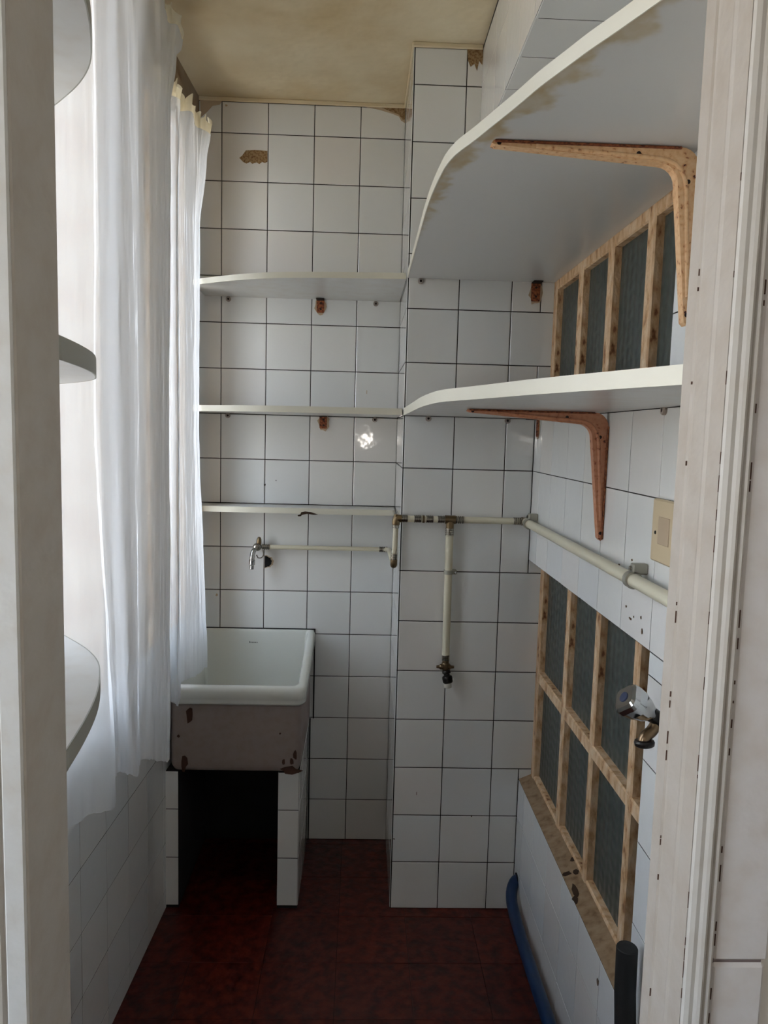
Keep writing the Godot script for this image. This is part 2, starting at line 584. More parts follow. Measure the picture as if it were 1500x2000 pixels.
	lay(left, Vector3(xl(DOOR_Z), 0, DOOR_Z), ud, Vector3.UP, [0.0, 0.063, 0.213, 0.363, 0.513, 0.663, 0.813, 0.963, 1.113, 1.263, 1.413, 1.563, 1.713, 1.828], [0.0, 0.06, 0.21, 0.358, 0.506, 0.654, 0.80, 0.848], null, "tile_%d", 6, 0.008, 0.0024, "tile", 0.0003)
	# wall with the doorway
	st = begin()
	box(st, Vector3(-0.30, 0, DOOR_Z), Vector3(0.168, CEIL, 1.912))
	box(st, Vector3(0.83, 0, DOOR_Z), Vector3(2.1, CEIL, 1.915))
	box(st, Vector3(0.168, 2.07, DOOR_Z), Vector3(0.83, CEIL, 1.912))
	struct("wall_front", st, M.kitchen_wall)
	build_kitchen()

func build_kitchen() -> void:   # the room the picture is taken from, closed but for its own window in the same outside wall
	var st := begin()
	box(st, Vector3(-1.2, 2.60, 1.83), Vector3(2.2, 2.72, 4.9))
	struct("ceiling_kitchen", st, M.kitchen_wall)
	st = begin()
	box(st, Vector3(-1.1, 0, 1.83), Vector3(-0.30, 2.62, 1.925))
	box(st, Vector3(-0.4, CEIL, 1.83), Vector3(2.1, 2.62, 1.925))
	struct("wall_kitchen_front", st, M.kitchen_wall)
	st = begin()
	box(st, Vector3(-1.1, 0, 4.7), Vector3(2.1, 2.62, 4.85))
	struct("wall_kitchen_back", st, M.kitchen_wall)
	st = begin()
	box(st, Vector3(2.0, 0, 1.85), Vector3(2.15, 2.62, 4.8))
	struct("wall_kitchen_right", st, M.kitchen_wall)
	st = begin()
	box(st, Vector3(-1.1, 0, 1.9), Vector3(-0.95, 0.9, 4.8))
	box(st, Vector3(-1.1, 1.98, 1.9), Vector3(-0.95, 2.62, 4.8))
	box(st, Vector3(-1.1, 0.9, 1.9), Vector3(-0.95, 1.98, 2.15))
	box(st, Vector3(-1.1, 0.9, 3.2), Vector3(-0.95, 1.98, 4.8))
	struct("wall_kitchen_left", st, M.kitchen_wall)

func build_outside_windows() -> void:
	var k := 1
	for z in [[0.17, 0.55], [0.87, 1.46], [2.15, 3.2]]:
		var kitchen: bool = k == 3
		var x := -1.03 if kitchen else -0.315
		var y0 := 0.9 if kitchen else 0.85
		var y1 := 1.98 if kitchen else (2.34 if k == 1 else 2.48)
		var w := struct_node("window_%d" % k)
		w.position = Vector3(x, y0, (z[0] + z[1]) / 2.0)
		var f := 0.035
		for s in [[z[0], z[0] + f], [z[1] - f, z[1]]]:
			var st := begin()
			box(st, Vector3(x - 0.02, y0, s[0]), Vector3(x + 0.02, y1, s[1]), 0.003)
			put("stile", st, M.white_paint, w)
		for s in [[y0, y0 + f], [y1 - f, y1]]:
			var st := begin()
			box(st, Vector3(x - 0.02, s[0], z[0] + f), Vector3(x + 0.02, s[1], z[1] - f), 0.003)
			put("rail", st, M.white_paint, w)
		var st := begin()
		box(st, Vector3(x - 0.002, y0 + f, z[0] + f), Vector3(x + 0.002, y1 - f, z[1] - f))
		put("pane", st, M.clear_glass, w)
		k += 1

func build_inner_window(called: String, y0: float, y1: float, z1: float, bars: Array, transom: Array, bars_to: float, wide: float) -> void:
	var w := struct_node(called)
	w.position = Vector3(1.03, y0, 0.86)
	var xf := 1.013
	var xg := 1.032
	var edges := [PZ + 0.001] + bars + [z1 + 0.012]
	for k in edges.size():
		var z: float = edges[k]
		var st := begin()
		box(st, Vector3(xf, y0, z), Vector3(xg + 0.012, y1, z + (0.032 if k == 0 else wide)), 0.003)
		put("stile" if k == 0 or k == edges.size() - 1 else "mullion", st, M.peeling_wood, w)
	var st2 := begin()
	box(st2, Vector3(xf + 0.001, bars_to, PZ + 0.03), Vector3(xg + 0.012, y1, z1 + 0.04), 0.003)
	put("rail", st2, M.peeling_wood, w)
	st2 = begin()
	box(st2, Vector3(xf + 0.002, y0, PZ + 0.03), Vector3(xg + 0.012, y0 + 0.02, z1 + 0.04), 0.003)
	put("rail", st2, M.peeling_wood, w)
	if transom.size():
		st2 = begin()
		box(st2, Vector3(xf - 0.001, transom[0], PZ + 0.02), Vector3(xg + 0.012, transom[1], z1 + 0.03), 0.003)
		put("transom", st2, M.peeling_wood, w)
	var ys := [[y0 + 0.018, bars_to + 0.004]]
	if transom.size():
		ys = [[y0 + 0.018, transom[0] + 0.004], [transom[1] - 0.004, bars_to + 0.004]]
	for y in ys:
		for k in edges.size() - 1:
			st2 = begin()
			box(st2, Vector3(xg, y[0], edges[k] + 0.022), Vector3(xg + 0.004, y[1], edges[k + 1] + 0.004))
			put("pane", st2, M.patterned_glass, w)

func build_right_windows() -> void:
	build_inner_window("window_4", 0.425, 1.10, 1.325, [0.679, 0.917, 1.157], [0.735, 0.766], 1.075, 0.028)
	build_inner_window("window_5", 1.52, 1.912, 1.33, [0.634, 0.861, 1.092], [], 1.868, 0.036)
	# sloping mortar sill of the lower window
	var st := begin()
	ramp_box(st, [Vector3(XR + 0.001, 0.40, 1.322), Vector3(1.05, 0.40, 1.322), Vector3(1.05, 0.40, PZ), Vector3(XR + 0.001, 0.40, PZ),
		Vector3(XR + 0.001, 0.421, 1.322), Vector3(1.05, 0.452, 1.322), Vector3(1.05, 0.452, PZ), Vector3(XR + 0.001, 0.421, PZ)])
	var sill := struct("trim_2", st, M.sill_mortar)
	for c in [[1.015, 0.846, 0.008, 0.014], [0.987, 0.889, 0.010, 0.014], [1.008, 0.896, 0.007, 0.016], [0.988, 0.955, 0.006, 0.05], [0.980, 0.985, 0.005, 0.03]]:   # chips in the sill
		var q := begin()
		var poly := blob(Vector2(c[0], c[1]), c[2], c[3] * 0.5, 9, int(c[1] * 1000))
		prism(q, poly, 0.0, 0.0012, func(a, b, h): return Vector3(a, 0.4212 + (a - XR) * 0.42 + h, b))
		put("chip", q, M.chipboard, sill)
	# the dark space behind the two windows
	st = begin()
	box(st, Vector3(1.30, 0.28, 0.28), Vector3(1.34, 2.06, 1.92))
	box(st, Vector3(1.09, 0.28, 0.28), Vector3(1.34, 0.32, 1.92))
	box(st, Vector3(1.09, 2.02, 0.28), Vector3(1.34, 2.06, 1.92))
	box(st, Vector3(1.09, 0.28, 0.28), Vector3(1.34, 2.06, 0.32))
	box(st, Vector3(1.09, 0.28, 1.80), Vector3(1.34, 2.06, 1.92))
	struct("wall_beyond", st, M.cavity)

func blob(c: Vector2, rx: float, ry: float, n: int, sd: int, rough := 0.3) -> PackedVector2Array:
	var r := RandomNumberGenerator.new()
	r.seed = sd
	var p := PackedVector2Array()
	for k in n:
		var a := TAU * k / n
		var s := 1.0 + r.randf_range(-rough, rough)
		p.append(c + Vector2(cos(a) * rx, sin(a) * ry) * s)
	return p

func build_door() -> void:
	var d := struct_node("door_1")
	d.position = Vector3(0.49, 0, 1.88)
	var st := begin()
	box(st, Vector3(0.168, 0, DOOR_Z - 0.001), Vector3(0.193, 2.05, 1.9185), 0.0015)
	put("jamb", st, M.jamb_paint, d)
	st = begin()
	box(st, Vector3(0.06, 0, 1.91), Vector3(0.1715, 2.12, 1.921), 0.003)
	put("casing", st, M.jamb_paint, d)
	st = begin()
	box(st, Vector3(0.1735, 0, 1.9188), Vector3(0.192, 2.09, 1.923), 0.0015)
	put("bead", st, M.white_paint, d)
	st = begin()
	box(st, Vector3(0.193, 2.05, DOOR_Z), Vector3(0.785, 2.075, 1.93), 0.002)
	put("head", st, M.jamb_paint, d)
	# right jamb: stepped profile, then a round bead, then the flat casing
	var prof := PackedVector2Array([Vector2(0.785, DOOR_Z - 0.001), Vector2(0.785, 1.8485), Vector2(0.7868, 1.8505), Vector2(0.7872, 1.854), Vector2(0.7872, 1.878), Vector2(0.7858, 1.881), Vector2(0.7852, 1.885), Vector2(0.7862, 1.890), Vector2(0.7862, 1.9145), Vector2(0.835, 1.9145), Vector2(0.835, DOOR_Z - 0.001)])
	st = begin()
	prism(st, prof, 0, 2.05, flat_xz)
	put("jamb", st, M.cream_paint, d)
	var bead := PackedVector2Array([Vector2(0.7862, 1.916), Vector2(0.7866, 1.921), Vector2(0.790, 1.9235), Vector2(0.7935, 1.9235), Vector2(0.7955, 1.9265), Vector2(0.798, 1.928), Vector2(0.8005, 1.9265), Vector2(0.802, 1.9235), Vector2(0.8035, 1.9255), Vector2(0.8055, 1.9265), Vector2(0.8075, 1.9255), Vector2(0.808, 1.916)])
	st = begin()
	prism(st, bead, 0, 2.09, flat_xz)
	put("bead", st, M.bead_paint, d)
	# worn paint along the joints of the frame
	st = begin()
	var r := RandomNumberGenerator.new()
	r.seed = 77
	for line in [[0.7857, 1.8495, 0.5], [0.7866, 1.9152, 0.55], [0.8083, 1.9225, 0.4]]:
		var y := 0.78
		while y < 1.85:
			var l := r.randf_range(0.002, 0.016)
			if r.randf() < line[2] * (1.25 - y / 1.85):
				var hw := r.randf_range(0.00015, 0.0004)
				box(st, Vector3(line[0] - 0.0008, y, line[1] - hw), Vector3(line[0] + 0.002, y + l, line[1] + hw))
			y += l + r.randf_range(0.001, 0.016)
	var cr := put("paint_crack", st, M.paint_crack, d)
	cr.set_meta("kind", "stuff")
	# plastered pier beside the casing, cracked across
	st = begin()
	box(st, Vector3(0.809, 0.980, 1.90), Vector3(0.861, 2.12, 1.9225), 0.003)
	var pier := struct("trim_3", st, M.pier_paint)
	st = begin()
	box(st, Vector3(0.809, 0.0, 1.90), Vector3(0.859, 0.977, 1.922), 0.003)
	put("lower_block", st, M.pier_paint, pier)
	st = begin()
	box(st, Vector3(0.806, 0.97, 1.90), Vector3(0.856, 0.99, 1.919))
	put("joint", st, M.joint_grey, pier)

# ---------------------------------------------------------------- shelves
const RIGHT_EDGE := [[0.596, 0.392], [0.5945, 0.9], [0.5945, 1.03], [0.597, 1.14], [0.603, 1.245], [0.608, 1.29], [0.618, 1.335], [0.636, 1.385], [0.657, 1.45], [0.675, 1.506], [0.692, 1.563], [0.710, 1.612], [0.727, 1.658], [0.745, 1.700], [0.765, 1.75], [0.786, 1.80], [0.797, 1.828]]
const BACK_EDGE := [[-0.052, 0.180], [0.0, 0.215], [0.066, 0.258], [0.127, 0.29], [0.2, 0.320], [0.32, 0.345], [0.457, 0.360], [0.592, 0.372]]
const LEFT_EDGE := [[-0.115, 1.345], [-0.05, 1.36], [0.01, 1.397], [0.05, 1.438], [0.09, 1.487], [0.122, 1.54], [0.145, 1.60], [0.165, 1.67], [0.18, 1.75], [0.190, 1.828]]

func spline(edge: Array) -> PackedVector2Array:
	var c := Curve2D.new()
	for k in edge.size():
		var p := Vector2(edge[k][0], edge[k][1])
		var a := Vector2(edge[maxi(k - 1, 0)][0], edge[maxi(k - 1, 0)][1])
		var b := Vector2(edge[mini(k + 1, edge.size() - 1)][0], edge[mini(k + 1, edge.size() - 1)][1])
		var t := (b - a) / 6.0
		c.add_point(p, -t, t)
	return c.tessellate_even_length(5, 0.02)

func shelf(called: String, label: String, group: String, edge: Array, tail: Array, y0: float, y1: float, board: Material, band: Material) -> Node3D:
	var e := spline(edge)
	var poly := e.duplicate()
	for t in tail:
		poly.append(Vector2(t[0], t[1]))
	var lo := Vector2(1e9, 1e9)
	var hi := -lo
	for p in poly:
		lo = lo.min(p)
		hi = hi.max(p)
	var o := thing(called, label, "shelf", Vector3((lo.x + hi.x) / 2, y0, (lo.y + hi.y) / 2), group)
	var st := begin()
	prism(st, poly, y0 + 0.0003, y1 - 0.0003, flat_xz, Rect2(lo, hi - lo), true)
	put("board", st, board, o)
	# edge band: a thin strip proud of the front edge
	var outer := PackedVector2Array()
	var c := Vector2.ZERO
	for p in poly:
		c += p / poly.size()
	for k in e.size():
		var t := (e[mini(k + 1, e.size() - 1)] - e[maxi(k - 1, 0)]).normalized()
		var n := Vector2(t.y, -t.x)
		if n.dot(e[k] - c) < 0:
			n = -n
		outer.append(e[k] + n * 0.0015)
	var ring := outer.duplicate()
	for k in range(e.size() - 1, -1, -1):
		ring.append(e[k])
	st = begin()
	prism(st, ring, y0, y1, flat_xz, Rect2(0, 0, 1, 1), true)
	put("edge_band", st, band, o)
	return o

func stained_board(sd: int) -> StandardMaterial3D:   # white melamine whose veneer has browned in from the front edge
	var w := 160
	var h := 448
	var lo := Vector2(0.594, 0.392)
	var size := Vector2(1.024 - 0.594, 1.828 - 0.392)
	var im := Image.create(w, h, false, Image.FORMAT_RGB8)
	var n := noise(0.035, sd, FastNoiseLite.TYPE_SIMPLEX_SMOOTH, 5)
	var n2 := noise(0.012, sd + 1)
	for y in h:
		var z := lo.y + size.y * (y + 0.5) / h
		var ex := 0.0
		for k in RIGHT_EDGE.size() - 1:
			if z >= RIGHT_EDGE[k][1]:
				ex = lerpf(RIGHT_EDGE[k][0], RIGHT_EDGE[k + 1][0], clampf((z - RIGHT_EDGE[k][1]) / (RIGHT_EDGE[k + 1][1] - RIGHT_EDGE[k][1]), 0, 1))
		for x in w:
			var px := lo.x + size.x * (x + 0.5) / w
			var dist := px - ex
			var reach := 0.034 + 0.035 * n.get_noise_2d(z * 400.0, px * 400.0) + 0.02 * n2.get_noise_2d(z * 300.0, 5.0)
			reach *= smoothstep(0.75, 1.15, z)
			var a := smoothstep(-0.004, 0.022, reach - dist) * (0.62 + 0.35 * n.get_noise_2d(px * 700.0, z * 500.0))
			var base := Color(0.80, 0.80, 0.79)
			base = base.lerp(Color(0.69, 0.60, 0.44), clampf(a, 0, 1))
			im.set_pixel(x, y, base)
	var m := mat("stained_melamine_%d" % sd, Color(1, 1, 1), 0.26)
	m.albedo_texture = ImageTexture.create_from_image(im)
	m.texture_repeat = false
	return m

func build_shelves() -> void:
	var stained := stained_board(3)
	var tail_up := [[0.9755, 1.828], [0.9755, 1.319], [1.0125, 1.319], [1.0125, 0.392]]
	var tail_mid := [[0.9755, 1.828], [0.9755, 0.392]]
	shelf("curved_shelf", "long curved white shelf high on the right wall, underside stained brown along its edge", "curved shelves on the right wall", RIGHT_EDGE, tail_up, 1.891, 1.911, stained, M.shelf_edge)
	shelf("curved_shelf", "long curved white shelf at eye level on the right wall, under the upper window", "curved shelves on the right wall", RIGHT_EDGE, tail_mid, 1.507, 1.527, M.melamine, M.shelf_edge)
	var tail_b := [[0.592, 0.001], [-0.052, 0.001]]
	shelf("back_shelf", "topmost of three cream-edged shelves on the back wall, with bowed front", "shelves on the back wall", BACK_EDGE, tail_b, 1.892, 1.909, M.melamine, M.shelf_edge)
	shelf("back_shelf", "middle of three cream-edged shelves on the back wall, at eye level", "shelves on the back wall", BACK_EDGE, tail_b, 1.5085, 1.527, M.melamine, M.shelf_edge)
	var low := shelf("back_shelf", "narrow lowest shelf on the back wall above the tap, edge chipped", "shelves on the back wall", [[-0.052, 0.11], [0.2, 0.112], [0.592, 0.11]], tail_b, 1.186, 1.2045, M.melamine, M.shelf_edge)
	var st := begin()
	prism(st, PackedVector2Array([Vector2(0.272, 1.181), Vector2(0.281, 1.184), Vector2(0.284, 1.191), Vector2(0.297, 1.194), Vector2(0.317, 1.192), Vector2(0.338, 1.185), Vector2(0.326, 1.1835), Vector2(0.303, 1.186), Vector2(0.288, 1.183), Vector2(0.283, 1.178), Vector2(0.275, 1.177)]), 0.1105, 0.1142, flat_xy)
	put("chipped_edge", st, M.chipboard, low)
	var tail_l := [[-0.115, 1.828]]
	shelf("corner_shelf", "topmost of three rounded shelves behind the left door jamb, seen from below", "rounded corner shelves", LEFT_EDGE, tail_l, 1.908, 1.931, M.melamine, M.shelf_edge_grey)
	shelf("corner_shelf", "middle of three rounded shelves behind the left door jamb, grey edge at eye level", "rounded corner shelves", LEFT_EDGE, tail_l, 1.513, 1.536, M.melamine, M.shelf_edge_grey)
	shelf("corner_shelf", "lowest of three rounded shelves behind the left door jamb, seen from above", "rounded corner shelves", LEFT_EDGE, tail_l, 1.107, 1.130, M.melamine, M.shelf_edge_grey)

func bracket(label: String, z: float, y: float, reach: float, drop: float, skin: Material) -> void:   # pressed steel L bracket, arms taper to the tips
	var o := thing("shelf_bracket", label, "bracket", Vector3(XR - 0.001, y - drop, z), "large shelf brackets")
	var p := PackedVector2Array()
	p.append(Vector2(-reach, 0))
	p.append(Vector2(-0.035, 0))
	for k in 6:
		var a := PI / 2 - PI / 2 * (k + 1) / 6.0
		p.append(Vector2(-0.030 + 0.030 * cos(a), -0.030 + 0.030 * sin(a)))
	p.append(Vector2(0, -drop))
	p.append(Vector2(-0.004, -drop - 0.003))
	p.append(Vector2(-0.009, -drop + 0.002))
	p.append(Vector2(-0.031, -0.062))
	for k in 7:
		var a := PI / 2 * k / 6.0
		p.append(Vector2(-0.060 + 0.028 * cos(a), -0.052 + 0.028 * sin(a)))
	p.append(Vector2(-reach + 0.002, -0.0065))
	p.append(Vector2(-reach - 0.003, -0.004))
	var st := begin()
	prism(st, p, -0.009, 0.009, func(a, b, h): return Vector3(XR - 0.001 + a, y - 0.0005 + b, z + h))
	put("angle", st, skin, o)
	# flanges against wall and shelf, and the raised rib along the web
	st = begin()
	box(st, Vector3(XR - 0.004, y - drop, z - 0.013), Vector3(XR - 0.0005, y - 0.028, z + 0.013), 0.001)
	box(st, Vector3(XR - reach, y - 0.004, z - 0.012), Vector3(XR - 0.03, y - 0.0003, z + 0.012), 0.001)
	put("flange", st, M.rust, o)
	st = begin()
	tube(st, [Vector3(XR - reach * 0.8, y - 0.007, z + 0.009), Vector3(XR - 0.06, y - 0.018, z + 0.009)] + arc(Vector3(XR - 0.06, y - 0.018, z + 0.009), Vector3(XR - 0.022, y - 0.022, z + 0.009), Vector3(XR - 0.019, y - 0.065, z + 0.009)) .slice(1) + [Vector3(XR - 0.007, y - drop * 0.85, z + 0.009)], 0.0035, 8)
	put("rib", st, skin, o)
	for q in [Vector2(-reach + 0.008, -0.004), Vector2(-reach * 0.3, -0.012), Vector2(-0.016, -0.05), Vector2(-0.005, -drop + 0.012)]:
		st = begin()
		lathe(st, [Vector2(0.0035, 0), Vector2(0.003, 0.0012), Vector2(0, 0.0014)], Vector3(XR - 0.001 + q.x, y + q.y, z + 0.009), Vector3.BACK, 10)
		put("screw", st, M.rust_dark, o)

func build_brackets() -> void:
	bracket("large rusty shelf bracket holding the high curved shelf beside the door frame", 1.385, 1.891, 0.312, 0.258, M.rusty_paint)
	bracket("large rusty shelf bracket under the eye-level curved shelf", 1.035, 1.507, 0.285, 0.258, M.rustier_paint)
	# small angle plates, each with two screw holes and glue smeared round it
	for a in [["small rusty angle plate under the topmost back-wall shelf", Vector3(0.329, 1.891, 0.001), Vector3.RIGHT, Vector3.BACK, 0.026, 0.042],
			["small rusty angle plate under the middle back-wall shelf", Vector3(0.345, 1.5075, 0.001), Vector3.RIGHT, Vector3.BACK, 0.026, 0.042],
			["rusty angle plate with smeared glue on the pillar under the high curved shelf", Vector3(0.960, 1.890, PZ + 0.001), Vector3.RIGHT, Vector3.BACK, 0.026, 0.052],
			["thin rusty angle plate in the corner under the eye-level curved shelf", Vector3(XR - 0.001, 1.5065, 0.436), Vector3.BACK, Vector3.LEFT, 0.026, 0.05]]:
		var at: Vector3 = a[1]
		var u: Vector3 = a[2]
		var n: Vector3 = a[3]
		var o := thing("angle_plate", a[0], "bracket", at, "small angle plates under the shelves")
		var w: float = a[4]
		var h: float = a[5]
		var f := func(p: float, q: float, r: float) -> Vector3: return at + u * p + Vector3.UP * q + n * r
		var st := begin()
		prism(st, PackedVector2Array([Vector2(-w / 2, -0.001), Vector2(w / 2, -0.001), Vector2(w / 2 * 0.95, -h + 0.003), Vector2(w / 2 * 0.8, -h), Vector2(-w / 2 * 0.8, -h), Vector2(-w / 2 * 0.95, -h + 0.003)]), 0.0012, 0.0034, f)
		put("plate", st, M.rust, o)
		st = begin()
		prism(st, PackedVector2Array([Vector2(-w / 2, -0.0005), Vector2(w / 2, -0.0005), Vector2(w / 2, -0.003), Vector2(-w / 2, -0.003)]), 0.003, 0.034, f)
		put("tab", st, M.rust_dark, o)
		st = begin()
		prism(st, blob(Vector2(0.001, -h * 0.52), w * 0.75, h * 0.66, 15, int(h * 1e5) + int(at.x * 100), 0.16), 0.0, 0.0012, f)
		put("glue", st, M.residue, o)
		for q in [-0.26, -0.74]:
			st = begin()
			lathe(st, [Vector2(0.0034, 0.0), Vector2(0.003, 0.001), Vector2(0, 0.0006)], f.call(0.0012, h * q, 0.0034), n, 10)
			put("screw", st, M.rust_dark, o)
	# small round shelf pegs
	var proto: Node3D = null
	for a in [["plastic shelf peg at the curtain end of the topmost back shelf", Vector3(0.024, 1.884, 0), Vector3.BACK],
			["plastic shelf peg near the pillar under the topmost back shelf", Vector3(0.513, 1.884, 0), Vector3.BACK],
			["plastic shelf peg at the curtain end of the middle back shelf", Vector3(0.024, 1.501, 0), Vector3.BACK],
			["plastic shelf peg near the pillar under the middle back shelf", Vector3(0.519, 1.500, 0), Vector3.BACK],
			["rust-stained shelf peg on the pillar under the high curved shelf", Vector3(0.633, 1.884, PZ), Vector3.BACK],
			["left shelf peg on the pillar front under the eye-level curved shelf", Vector3(0.667, 1.500, PZ), Vector3.BACK],
			["right shelf peg on the pillar front under the eye-level curved shelf", Vector3(0.896, 1.500, PZ), Vector3.BACK],
			["shelf peg on the right wall behind the lower big bracket", Vector3(XR, 1.500, 0.69), Vector3.LEFT],
			["shelf peg on the right wall between eye-level shelf and door frame", Vector3(XR, 1.503, 1.322), Vector3.LEFT]]:
		var o: Node3D
		if proto == null:
			o = thing("shelf_peg", a[0], "peg", Vector3.ZERO, "round shelf pegs")
			var st := begin()
			lathe(st, [Vector2(0.0085, 0), Vector2(0.0085, 0.004), Vector2(0.007, 0.0065), Vector2(0.0042, 0.0068), Vector2(0.0036, 0.004), Vector2(0, 0.004)], Vector3.ZERO, Vector3.BACK, 18)
			put("collar", st, M.peg_plastic, o, true)
			st = begin()
			lathe(st, [Vector2(0.0034, 0.0042), Vector2(0.003, 0.006), Vector2(0, 0.0062)], Vector3.ZERO, Vector3.BACK, 12)
			put("nail", st, M.rust_dark, o, true)
			proto = o
		else:
			o = proto.duplicate()
			o.name = numbered("shelf_peg")
			add_child(o)
			o.set_meta("label", a[0])
		o.position = a[1]
		if a[2] == Vector3.LEFT:
			o.rotation.y = -PI / 2

# ---------------------------------------------------------------- sink
func ring_of(x0: float, x1: float, z0: float, z1: float, r: float, y: Callable, n := 5, rb := 0.009) -> Array:
	var out := []
	for q in [[x1 - rb, z0 + rb, -PI / 2, rb], [x1 - r, z1 - r, 0.0, r], [x0 + r, z1 - r, PI / 2, r], [x0 + rb, z0 + rb, PI, rb]]:
		for k in n + 1:
			var a: float = q[2] + PI / 2 * k / n
			var p := Vector2(q[0] + q[3] * cos(a), q[1] + q[3] * sin(a))
			out.append(Vector3(p.x, y.call(p.y), p.y))
	return out

func loft(st: SurfaceTool, rings: Array, cap_first: bool, cap_last: bool) -> void:   # each ring runs clockwise seen from above
	for k in rings.size() - 1:
		var a: Array = rings[k]
		var b: Array = rings[k + 1]
		for i in a.size():
			var j := (i + 1) % a.size()
			quad(st, a[i], b[i], b[j], a[j])
	for e in [[cap_first, 0], [cap_last, rings.size() - 1]]:
		if not e[0]:
			continue
		var r: Array = rings[e[1]]
		var c := Vector3.ZERO
		for p in r:
			c += p / r.size()
		for i in r.size():
			var j := (i + 1) % r.size()
			if e[1] == 0:
				tri(st, c, r[i], r[j])
			else:
				tri(st, c, r[j], r[i])

func build_sink() -> void:
	var o := thing("laundry_sink", "deep white ceramic laundry sink in the back corner, half behind the curtain", "sink", Vector3(0.12, 0.436, 0.2))
	var slope := func(z: float) -> float: return 0.770 - 0.068 * clampf(z / 0.43, 0, 1)
	var x0 := -0.070
	var x1 := 0.322
	var z0 := 0.004
	# outside of the trough, biscuit coloured
	var st := begin(true)
	var body := []
	for q in [[0.437, 0.018], [0.441, 0.007], [0.455, 0.001], [0.47, 0.0]]:
		var y: float = q[0]
		body.append(ring_of(x0 + q[1], x1 - 0.006 - q[1], z0, 0.405 - q[1], 0.02, func(_z): return y))
	body.append(ring_of(x0, x1 - 0.006, z0, 0.405, 0.02, func(z): return slope.call(z) - 0.052))
	loft(st, body, true, false)
	put("trough", st, M.rough_ceramic, o)
	# glazed rim and basin
	st = begin(true)
	var rim := []
	for q in [[0.002, -0.056], [-0.009, -0.053], [-0.012, -0.046], [-0.009, -0.041], [-0.013, -0.034], [-0.013, -0.012], [-0.010, -0.004], [-0.005, 0.0], [0.005, 0.0], [0.011, -0.003], [0.015, -0.010], [0.018, -0.03]]:
		var d: float = q[0]
		var dy: float = q[1]
		rim.append(ring_of(x0 + maxf(d, 0.0), x1 - 0.004 - d, z0 + maxf(d * 0.35, 0.0), 0.41 - d, 0.026, func(z): return slope.call(z) + dy))
	for q in [[0.026, 0.56], [0.036, 0.505], [0.058, 0.482], [0.10, 0.474]]:
		var d: float = q[0]
		var y: float = q[1]
		rim.append(ring_of(x0 + d, x1 - d, z0 + d * 0.6, 0.41 - d, 0.03, func(_z): return y))
	loft(st, rim, false, true)
	put("basin", st, M.ceramic, o)
	# faint maker's mark printed inside the back
	st = begin()
	for k in 6:
		box(st, Vector3(0.103 + k * 0.0052, 0.7225, 0.0155), Vector3(0.1065 + k * 0.0052, 0.7262 + (0.0016 if k == 0 else 0.0), 0.0168))
	put("mark", st, M.print_grey, o)
	# dark chips in the biscuit
	for c in [[Vector2(-0.012, 0.615), 0.009, 0.024, 3], [Vector2(-0.045, 0.548), 0.004, 0.005, 4], [Vector2(0.255, 0.56), 0.0025, 0.003, 5], [Vector2(-0.028, 0.462), 0.009, 0.022, 6], [Vector2(0.300, 0.492), 0.005, 0.014, 7], [Vector2(0.291, 0.474), 0.006, 0.010, 17], [Vector2(0.266, 0.474), 0.004, 0.009, 8], [Vector2(0.286, 0.446), 0.030, 0.011, 9]]:
		st = begin()
		prism(st, blob(c[0], c[1], c[2], 9, c[3], 0.35), 0.4035, 0.4062, flat_xy)
		put("chip", st, M.paint_crack, o)
	# two narrow tiled piers carry it
	for k in 2:
		var a: float = [0.2475, -0.094][k]
		var b: float = [0.3135, -0.047][k]
		var p := thing("sink_pier", ["narrow white-tiled pier under the right end of the sink", "narrow white-tiled pier under the left end of the sink, against the left wall"][k], "pier", Vector3((a + b) / 2, 0, 0.2), "tiled piers under the sink")
		st = begin()
		box(st, Vector3(a + 0.003, 0, 0.003), Vector3(b - 0.0015, 0.434, 0.3925))
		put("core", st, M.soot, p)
		var rowsy := [0.008, 0.162, 0.315, 0.434]
		lay_on(p, Vector3(0, 0, 0.394), Vector3.RIGHT, Vector3.UP, [a + 0.001, b - 0.001], rowsy)
		if k == 0:
			lay_on(p, Vector3(b, 0, 0.394), Vector3.FORWARD, Vector3.UP, [0.001, 0.13, 0.28, 0.392], rowsy)

func lay_on(p: Node3D, o: Vector3, u: Vector3, v: Vector3, us: Array, vs: Array) -> void:
	lay(p, o - p.position, u, v, us, vs)

# ---------------------------------------------------------------- plumbing
func sleeve(parent: Node3D, a: Vector3, b: Vector3, r: float) -> void:   # ribbed press sleeve
	var l := a.distance_to(b)
	var prof := [Vector2(0, 0), Vector2(r * 0.95, 0)]
	var n := 4
	for k in n:
		var t0 := l * k / n
		var s := l / n
		prof.append(Vector2(r, t0 + s * 0.1))
		prof.append(Vector2(r, t0 + s * 0.6))
		prof.append(Vector2(r * 0.86, t0 + s * 0.75))
		prof.append(Vector2(r * 0.86, t0 + s * 0.95))
	prof.append(Vector2(r, l))
	prof.append(Vector2(0, l))
	var st := begin()
	lathe(st, prof, a, (b - a), 18)
	put("sleeve", st, M.press_steel, parent)

func seg(parent: Node3D, pts: Array, r: float, m: Material, called := "pipe") -> void:
	var st := begin()
	tube(st, pts, r, 18)
	put(called, st, m, parent)

